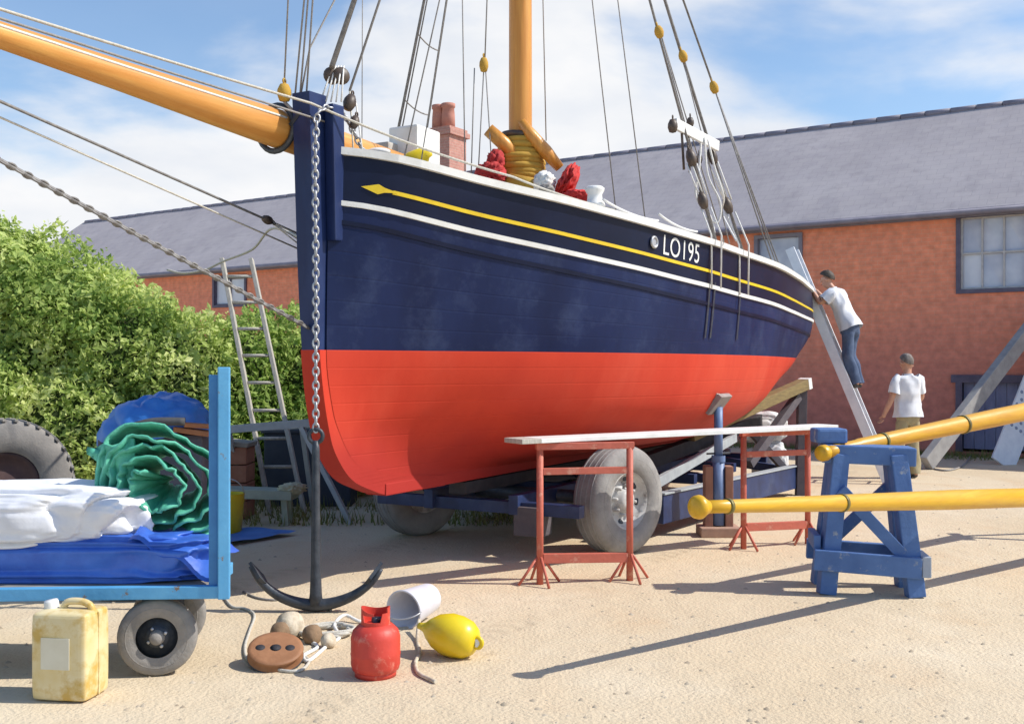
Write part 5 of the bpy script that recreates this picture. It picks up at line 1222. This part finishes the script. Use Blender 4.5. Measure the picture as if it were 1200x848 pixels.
def person(name, label, base, fwd, J, hair, trousers, hairlen=.0):
    """J: joints in (right, forward, up) metres from the point between the feet"""
    F = Vector(fwd).normalized(); Rt = F.cross(Vector((0,0,1))).normalized(); b = Vector(base)
    W = lambda p: b+Rt*p[0]+F*p[1]+Vector((0,0,p[2]))
    t = thing(name, label, 'person', b)
    N = {}; E = []
    def nd_(k, p, r): N[k] = (W(p), r)
    for k, r in (('pelvis',.07),('spine',.06),('chest',.075),('neck0',.062),('neck',.052)): nd_(k, J[k], r)
    h = Vector(J['head']); hf = Vector(J.get('look', (0,1,0))).normalized(); hr = Vector((hf.y,-hf.x,0)).normalized(); up = Vector(J.get('hup', (0,.05,1))).normalized()
    nd_('jaw', h-up*.065+hf*.018, .062); nd_('skull', h+up*.02, .088); nd_('crown', h+up*.075-hf*.008, .066)
    nd_('nose0', h-up*.012+hf*.085, .022); nd_('nose', h-up*.028+hf*.108, .013); nd_('chin', h-up*.095+hf*.062, .026)
    E += [('pelvis','spine'),('spine','chest'),('chest','neck0'),('neck0','neck'),('neck','jaw'),('jaw','skull'),('skull','crown'),('skull','nose0'),('nose0','nose'),('jaw','chin')]
    for s, q in (('l',-1),('r',1)):
        nd_('ear'+s, h-up*.01+hr*q*.083, .018); nd_('ear2'+s, h+up*.012+hr*q*.096-hf*.012, .012); E += [('skull','ear'+s),('ear'+s,'ear2'+s)]
        nd_('sh'+s, J['sh'+s], .045); nd_('el'+s, J['el'+s], .042); nd_('wr'+s, J['wr'+s], .029)
        a = Vector(J['el'+s]).lerp(Vector(J['sh'+s]), .5); nd_('ua'+s, a, .050); f_ = Vector(J['wr'+s]).lerp(Vector(J['el'+s]), .65); nd_('fa'+s, f_, .042)
        hd = (Vector(J['wr'+s])-Vector(J['el'+s])).normalized() if 'hd'+s not in J else Vector(J['hd'+s]).normalized()
        pl = Vector(J['wr'+s])+hd*.06; nd_('pm'+s, pl, .036)
        E += [('chest','sh'+s),('sh'+s,'ua'+s),('ua'+s,'el'+s),('el'+s,'fa'+s),('fa'+s,'wr'+s),('wr'+s,'pm'+s)]
        nd_('hip'+s, J['hip'+s], .06); nd_('kn'+s, J['kn'+s], .048); nd_('an'+s, J['an'+s], .038)
        nd_('th'+s, Vector(J['hip'+s]).lerp(Vector(J['kn'+s]),.45), .058); nd_('ca'+s, Vector(J['kn'+s]).lerp(Vector(J['an'+s]),.35), .054)
        toe = Vector(J['an'+s])+Vector(J.get('toe'+s,(0,.15,-.05))); nd_('to'+s, toe, .034); nd_('he'+s, Vector(J['an'+s])+Vector((0,-.03,-.045)), .034)
        E += [('pelvis','hip'+s),('hip'+s,'th'+s),('th'+s,'kn'+s),('kn'+s,'ca'+s),('ca'+s,'an'+s),('an'+s,'to'+s),('an'+s,'he'+s)]
        # fingers: four unequal chains and a thumb leaving the side of the palm
        sd = Vector(J.get('hs'+s, (0,1,0))); sd = (sd-hd*sd.dot(hd)).normalized(); cu_ = hd.cross(sd)*(q if 'cu'+s not in J else J['cu'+s])
        for i, (o_, ln) in enumerate(((.028,.072),(.010,.08),(-.010,.074),(-.028,.058))):
            p0 = pl+hd*.01+sd*o_; p1 = p0+hd*ln*.5+cu_*.006; p2 = p1+hd*ln*.33+cu_*ln*.28; p3 = p2+hd*ln*.12+cu_*ln*.32
            for j, (pp, r_) in enumerate(((p0,.0105),(p1,.0095),(p2,.0085),(p3,.007))): nd_(f'f{s}{i}{j}', pp, r_)
            E += [(f'f{s}{i}{j}', f'f{s}{i}{j+1}') for j in range(3)]
        p0 = pl-hd*.02+sd*.02; p1 = p0+sd*.035+hd*.025; p2 = p1+hd*.03+sd*.008+cu_*.012
        for j, (pp, r_) in enumerate(((p0,.013),(p1,.011),(p2,.008))): nd_(f't{s}{j}', pp, r_)
        E += [(f't{s}0',f't{s}1'),(f't{s}1',f't{s}2')]
    rts = {'pelvis'}|{f'f{s}{i}0' for s in 'lr' for i in range(4)}|{f't{s}0' for s in 'lr'}
    body = skin('body', N, E, t, m_skin, rts)
    for q in (-1,1): obj('eye', MB().blob(W(h+up*.012+hf*.079+hr*q*.032), (.010,.010,.008), 2), m_eye, t)
    obj('mouth', MB().blob(W(h-up*.062+hf*.083), (.02,.012,.005), 2), mat('lips', (.36,.13,.10), rough=.5), t)
    # hair: a close cap of locks over crown, back and sides
    hv = MB(); 
    def capf(n): return .05*mnoise.noise(n*5+h)+.03*mnoise.noise(n*13)
    rows = []
    fw, rw, uw = (Rt*hf.x+F*hf.y+Vector((0,0,hf.z))), (Rt*hr.x+F*hr.y), (Rt*up.x+F*up.y+Vector((0,0,up.z)))
    for i in range(15):
        row = []
        for k in range(33):
            th = 2*math.pi*k/32; back = -math.cos(th); lim = R(82+34*max(0,back)-22*max(0,-back)); ph = i/14*lim
            n = Vector((math.sin(th)*math.sin(ph), math.cos(th)*math.sin(ph), math.cos(ph))); g_ = 1+capf(n)
            row.append(W(h)+uw*.035+(rw*n.x*.096+fw*n.y*.108+uw*n.z*.112)*g_)
        rows.append(row)
    hv.grid(rows); obj('hair', hv, hair, t, recalc=False)
    # clothes: lofted round the posed body, with cloth folds
    pe, spn, chs, nk = (Vector(J[q]) for q in ('pelvis','spine','chest','neck0'))
    def loft(mb, rings, n=40, cap=False):
        """rings: (centre, axis, half width, half depth); local right,forward,up"""
        rows = []
        for c, ax, hw, hd in rings:
            ax = Vector(ax).normalized(); sx = Vector((1,0,0)); sx = (sx-ax*sx.dot(ax)).normalized(); sy = ax.cross(sx)
            rows.append([c+sx*math.copysign(abs(math.cos(q))**.85, math.cos(q))*hw+sy*math.copysign(abs(math.sin(q))**.85, math.sin(q))*hd for q in [2*math.pi*k/n for k in range(n+1)]])
        fine = []
        for i in range(len(rows)-1):
            a, b = rows[i], rows[i+1]; p0 = rows[max(i-1,0)]; p3 = rows[min(i+2,len(rows)-1)]
            for t in [k/5 for k in range(5)]:
                fine.append([.5*((2*a[k])+(b[k]-p0[k])*t+(2*p0[k]-5*a[k]+4*b[k]-p3[k])*t*t+(3*a[k]-p0[k]-3*b[k]+p3[k])*t**3) for k in range(n+1)])
        fine.append(rows[-1]); mb.grid(fine)
    def wrinkle(mb, amp, fr, sd_):
        out = []
        for v in mb.v:
            q = Vector((v.x*fr, v.y*fr, v.z*fr*.55))+Vector((sd_, sd_*.7, 0)); d = Vector((mnoise.noise(q), mnoise.noise(q+Vector((9,1,3))), .3*mnoise.noise(q+Vector((3,8,1)))))
            r_ = 1-2*abs(mnoise.noise(q*1.4)); out.append(W(v+d*amp+Vector((d.x, d.y, 0))*amp*r_))
        mb.v = out; return mb
    ax1 = (spn-pe).normalized(); ax2 = (chs-spn).normalized(); ax3 = (nk-chs).normalized()
    shm = MB(); shd = (Vector(J['shl'])+Vector(J['shr']))/2; wS = abs(J['shr'][0]-J['shl'][0])/2
    loft(shm, [(pe-ax1*.07, ax1, .202, .158), (pe+ax1*.02, ax1, .19, .146), (spn, ax1, .168, .120), (spn.lerp(chs,.5), ax2, .178, .125), (chs, ax2, .192, .130), (shd+ax3*-.005, ax3, wS+.045, .105), (shd+ax3*.035, ax3, wS-.015, .085), (nk-ax3*.01, ax3, .078, .075), (nk+ax3*.012, ax3, .068, .068)])
    for s, q in (('l',-1),('r',1)):
        a0, a1 = Vector(J['sh'+s]), Vector(J['el'+s]); dv = a1-a0; sm = MB(); ax_ = dv.normalized()
        up_ = Vector((q,0,0))
        sm.tube([a0-ax_*.045+Vector((-q*.03,0,.0)), a0+ax_*.0, a0+ax_*.06, a0+dv*.42, a0+dv*.72], [.05,.082,.085,.083,.088], 20, cap=False)
        shm.add(sm.v, sm.f, True)
    wrinkle(shm, .022, 8.5, b.x)
    obj('shirt', shm, m_shirt, t)
    tm_ = MB()
    loft(tm_, [(pe+ax1*.06, ax1, .155, .108), (pe+Vector((0,0,.0)), (0,0,1), .168, .118), (pe-Vector((0,0,.08)), (0,0,1), .176, .122), (pe-Vector((0,0,.15)), (0,0,1), .15, .10), (pe-Vector((0,0,.19)), (0,0,1), .06, .05)])
    for s, q in (('l',-1),('r',1)):
        hp_, kn_, an_ = Vector(J['hip'+s]), Vector(J['kn'+s]), Vector(J['an'+s])
        tm_.tube(curve_pts([hp_+Vector((-q*.02,0,-.07)), hp_.lerp(kn_,.35), kn_, kn_.lerp(an_,.45), an_+Vector((0,0,-.02))], 5), [.070,.084,.094,.095,.093,.09,.086,.082,.079,.077,.076,.076,.076,.076,.075,.074,.073,.072,.071,.07,.068], 20, cap=False)
    wrinkle(tm_, .018, 9, b.y)
    obj('trousers', tm_, trousers, t)
    for s in 'lr':
        an_ = Vector(J['an'+s]); tv = Vector(J.get('toe'+s,(0,.15,-.05))); H_ = {}
        H_['a'] = (W(an_+Vector((0,-.035,-.04))), .043); H_['b'] = (W(an_+tv*.55+Vector((0,0,-.012))), .045); H_['c'] = (W(an_+tv*1.15), .036)
        skin('shoe', H_, [('a','b'),('b','c')], t, m_shoe, {'a'})
    return t
# man on the ladder
fz = 1.30; lf = lpt(fz); fdir = Vector((-.816,.578,0)).normalized()
pb1 = Vector((lf.x,lf.y,fz))-fdir*.11+Vector((0,0,-.0))
def onl(z, side):   # point on the ladder in the climber's frame
    p = lpt(fz+z)+lr.normalized()*(.2*side); d = p-pb1; Rt_ = fdir.cross(Vector((0,0,1))); return Vector((d.dot(Rt_), d.dot(fdir), d.z))
wl1, wr1 = onl(1.40,-1), onl(1.42,1)
J1 = dict(pelvis=(0,.12,.90), spine=(0,.20,1.08), chest=(0,.29,1.27), neck0=(0,.355,1.40), neck=(0,.385,1.455), head=(0,.435,1.545), look=(-.1,1,-.05), hup=(0,.12,1),
    shl=(-.165,.305,1.345), shr=(.165,.305,1.345), ell=(-.23,.46,1.20), elr=(.22,.50,1.22), wrl=tuple(wl1+Vector((0,-.07,-.0))), wrr=tuple(wr1+Vector((0,-.07,0))), hdl=(.05,1,.15), hdr=(-.05,1,.15), hsl=(0,.1,1), hsr=(0,.1,1),
    hipl=(-.085,.11,.87), hipr=(.085,.11,.87), knl=(-.09,.12,.47), knr=(.10,.13,.50), anl=(-.08,-.0,.085), anr=(.09,.0,.085))
person('person', 'dark haired person in white shirt and jeans climbing the white ladder', pb1, fdir, J1, m_hair1, m_jean)
# helper at the foot of the ladder, seen from behind
pb2 = Vector((5.70,14.75,0))
fd2 = Vector((-.25,1,0)).normalized(); Rt2 = fd2.cross(Vector((0,0,1)))
lg = lpt(.86)+lr*.0; dl = lg-pb2
wl2 = Vector((dl.dot(Rt2)+.13, dl.dot(fd2), .86))
J2 = dict(pelvis=(0,0,.95), spine=(0,.01,1.13), chest=(0,.0,1.36), neck0=(0,.01,1.49), neck=(0,.02,1.545), head=(0,.03,1.655), look=(-.15,1,.06), hup=(0,0,1),
    shl=(-.18,0,1.425), shr=(.18,0,1.425), ell=(-.265,.0,1.14), elr=(.25,.02,1.15), wrl=(-.33,.08,.92), wrr=(.17,.20,1.02), hdl=(-.2,.3,-1), hdr=(-.5,.6,-.1), hsl=(0,1,.2), hsr=(0,.2,1),
    hipl=(-.09,0,.91), hipr=(.09,0,.91), knl=(-.10,.02,.49), knr=(.10,.02,.49), anl=(-.11,-.02,.085), anr=(.11,-.02,.085))
person('person', 'person in white shirt and khaki trousers standing behind the sawhorse, back turned', pb2, fd2, J2, m_hair2, m_khaki)

tag(obj('fender', MB().lathe([(0,-.15),(.03,-.145),(.07,-.10),(.082,0),(.07,.09),(.03,.13),(.025,.16),(0,.16)], at(484,190,7.75), (.8,-.3,.35), 24), m_yb, origin=at(484,196,7.75)), 'small yellow fender lying on the foredeck by the white box', 'fender')
# ------------------------------------------------------------------ things lying on the ground near the anchor
GP = Vector((-.71,5.33,0))
m_gas = mat('red_gas_paint', (.62,.055,.035), (.48,.045,.03), rough=.5, scale=6, lo=.35, hi=.75, bump=.2, bscale=30, c3=(.66,.22,.16), scale3=9, lo3=.57, hi3=.68)
gs = thing('gas_bottle', 'small red gas bottle with collar standing on the sand', 'gas bottle', GP)
obj('cylinder', MB().lathe([(0,.02),(.10,.018),(.121,.035),(.128,.06),(.128,.105),(.1305,.115),(.128,.125),(.128,.20),(.118,.235),(.09,.262),(.05,.275),(0,.277)], GP, n=40), m_gas, gs)
obj('foot_ring', MB().lathe([(.095,0),(.108,0),(.108,.035),(.095,.035)], GP, n=32, close=True), m_gas, gs)
cl = MB(); n_ = 40
rows = []
for z in (0,1):
    for w_ in (0,):
        rows.append([GP+Vector((math.cos(2*math.pi*k/n_)*.075, math.sin(2*math.pi*k/n_)*.075, .262 if z == 0 else .345+.012*math.cos(4*math.pi*k/n_))) for k in range(n_+1)])
vs = []
gap = lambda k: 25 <= k % n_ <= 33
mid = [GP+Vector((math.cos(2*math.pi*k/n_)*.075, math.sin(2*math.pi*k/n_)*.075, .33 if not gap(k) else .285)) for k in range(n_+1)]
for k in range(n_):
    cl.add([rows[0][k], rows[0][k+1], mid[k+1], mid[k]], [(0,1,2,3)])
    if not (30 <= k <= 36): cl.add([mid[k] if not gap(k) else mid[k]+Vector((0,0,.035)), mid[k+1] if not gap(k+1) else mid[k+1]+Vector((0,0,.035)), rows[1][k+1], rows[1][k]], [(0,1,2,3)])
co_ = obj('collar', cl, m_gas, gs, recalc=False); md = co_.modifiers.new('t','SOLIDIFY'); md.thickness = .006
obj('valve', MB().lathe([(0,.30),(.02,.30),(.024,.27)], GP, n=12).tube([GP+Vector((.0,0,.29)), GP+Vector((.04,-.015,.295))], .013, 10), m_shack, gs)

BK = Vector((-.60,6.42,.118)); bax = Vector((-.42,-.80,-.06)).normalized()
bk_ = thing('bucket', 'white metal bucket lying on its side with open mouth', 'bucket', (BK.x,BK.y,0))
m_bkt = mat('white_enamel', (.64,.64,.69), (.48,.48,.55), rough=.45, scale=6, lo=.4, hi=.8, bump=.1, c3=(.45,.44,.5), scale3=3, lo3=.6, hi3=.8)
obj('pail', MB().lathe([(0,-.15),(.09,-.15),(.093,-.14),(.118,.13),(.124,.135),(.124,.146),(.114,.146),(.088,-.13),(0,-.135)], BK, bax, 36), m_bkt, bk_)
o = Vector((0,0,1)); o = (o-bax*o.dot(bax)).normalized(); p = bax.cross(o)
obj('bail_handle', MB().tube([BK+bax*(.135+.10*math.sin(t*math.pi))+p*(.122*math.cos(t*math.pi))-o*(.03*math.sin(t*math.pi)) for t in [i/16 for i in range(17)]], .0045, 6), m_galv, bk_)

YB = Vector((-.335,5.68,.115)); yax = Vector((.88,-.42,-.14)).normalized()
by = thing('mooring_buoy', 'yellow pear shaped plastic buoy lying on the sand', 'buoy', (YB.x,YB.y,0))
obj('float', MB().lathe([(0,-.215),(.018,-.213),(.022,-.19),(.03,-.17),(.06,-.14),(.095,-.09),(.117,-.02),(.117,.04),(.104,.10),(.075,.14),(.045,.153),(0,.155)], YB, yax, 40), m_yb, by)
obj('moulded_eye', MB().torus(YB+yax*.162, yax.cross(Vector((0,0,1))), .028, .013, 20, 8), m_yb, by)
obj('eye_plate', MB().box(YB+yax*.165+Vector((0,-.002,0)), (.03,.02,.045), bev=.004), m_white, by)

DP = Vector((-1.27,5.5,.07)); dax = Vector((.1,-.34,.93)).normalized()
sv = thing('wooden_sheave', 'round brown wooden sheave with dark rim lying on the sand', 'sheave', (DP.x,DP.y,0))
m_shv = mat('brown_wood', (.34,.16,.075), (.24,.105,.045), rough=.65, scale=9, bump=.2)
obj('disc', MB().lathe([(0,-.03),(.125,-.03),(.145,-.028),(.148,-.02),(.13,0),(.148,.02),(.145,.028),(.125,.03),(0,.03)], DP, dax, 36), m_shv, sv)
obj('iron_rim', MB().lathe([(.131,-.014),(.1495,-.024),(.1495,-.0315),(.12,-.0325)], DP, dax, 36), m_shack, sv)
o = dax.orthogonal().normalized(); p = dax.cross(o); o = Vector((1,0,0)); o = (o-dax*o.dot(dax)).normalized(); p = dax.cross(o)
for a, r in ((0.0,.0),(1,.075),(-1,.08)):
    obj('hole', MB().lathe([(0,.0305),(.026 if a else .03,.0305),(.026,.028)], DP+o*r*a+p*.01*a, dax, 16), m_btim, sv)

m_cork = mat('pale_cork', (.62,.54,.42), (.40,.32,.22), rough=.9, scale=14, lo=.4, hi=.65, bump=.4, bscale=40)
m_cork2 = mat('brown_cork', (.20,.125,.07), (.30,.20,.12), rough=.9, scale=14, bump=.4, bscale=40)
for i, (px, py, d, r, m, lab) in enumerate(((329,728,5.98,.062,m_cork2,'dark brown cork float at the left end of the net rope'), (340,726,6.06,.085,m_cork,'large pale cork float in the middle of the net rope'), (366,735,5.95,.058,m_cork2,'small brown cork float right of the pale one'), (385,742,5.85,.045,m_cork,'little pale cork float close to the rope coil'))):
    c = at(px, py, d); c.z = r*.82; q = MB().lathe([(0,-r*.75),(r*.6,-r*.72),(r*.95,-r*.45),(r,0),(r*.95,r*.45),(r*.6,r*.72),(r*.2,r*.75),(0,r*.7)], c, Vector((.8,-.5,.12+.1*i)), 24)
    tag(obj('cork_float', q, m, origin=(c.x,c.y,0)), lab, 'float', 'cork floats on the net rope')
# ropes on the ground
def grope(name, label, pts, r, m, closed=False):
    P = [Vector((gnd(px,py).x, gnd(px,py).y, r+z)) for px, py, z in pts]
    return tag(obj(name, MB().tube(curve_pts(P, 8), r, 8), m, origin=(P[0].x,P[0].y,0)), label, 'rope')
grope('rope', 'pale rope trailing from the cart corner past the wooden sheave', [(262,700,.0),(272,712,0),(286,714,0),(298,722,0),(292,742,0),(287,760,0),(291,775,0),(312,783,.0),(338,788,0),(354,786,0),(362,776,0),(352,768,0)], .009, m_rope)
rc = []
for k in range(80):
    a = k/80*2*math.pi*3.2; q = .13+.028*math.sin(a*.9)+.02*math.sin(k*.7); rc.append(Vector((-1.08+q*1.15*math.cos(a), 6.12+q*.95*math.sin(a), .012+.018*(k/80)*1.8)))
tag(obj('rope_coil', MB().tube(rc, .012, 8), m_rope, origin=(-1.08,6.12,0)), 'loose coil of pale rope lying under the anchor arm', 'rope coil')
grope('rope', 'white rope looping from the cork floats towards the gas bottle', [(345,742,.02),(362,752,.0),(372,760,0),(356,770,0),(362,776,0),(384,758,.0),(398,748,0),(392,738,.02),(404,728,.03),(424,730,.0),(446,722,0),(470,716,.02),(489,722,0)], .011, m_wrope)
grope('rope', 'frayed brown rope end trailing from the yellow buoy', [(491,740,.06),(489,752,.0),(492,766,0),(487,778,0),(490,790,0),(502,797,0),(511,801,0)], .011, m_cork)
grope('rope', 'thin grey rope crossing the sand behind the floats', [(285,694,0),(300,701,0),(320,704,0),(345,702,0),(368,708,0),(388,716,0)], .008, m_rope2)
grope('rope', 'thin grey rope lying across the yard in front of the wall', [(1085,548,0),(1110,552,0),(1130,545,0),(1140,530,0)], .014, m_rope2)
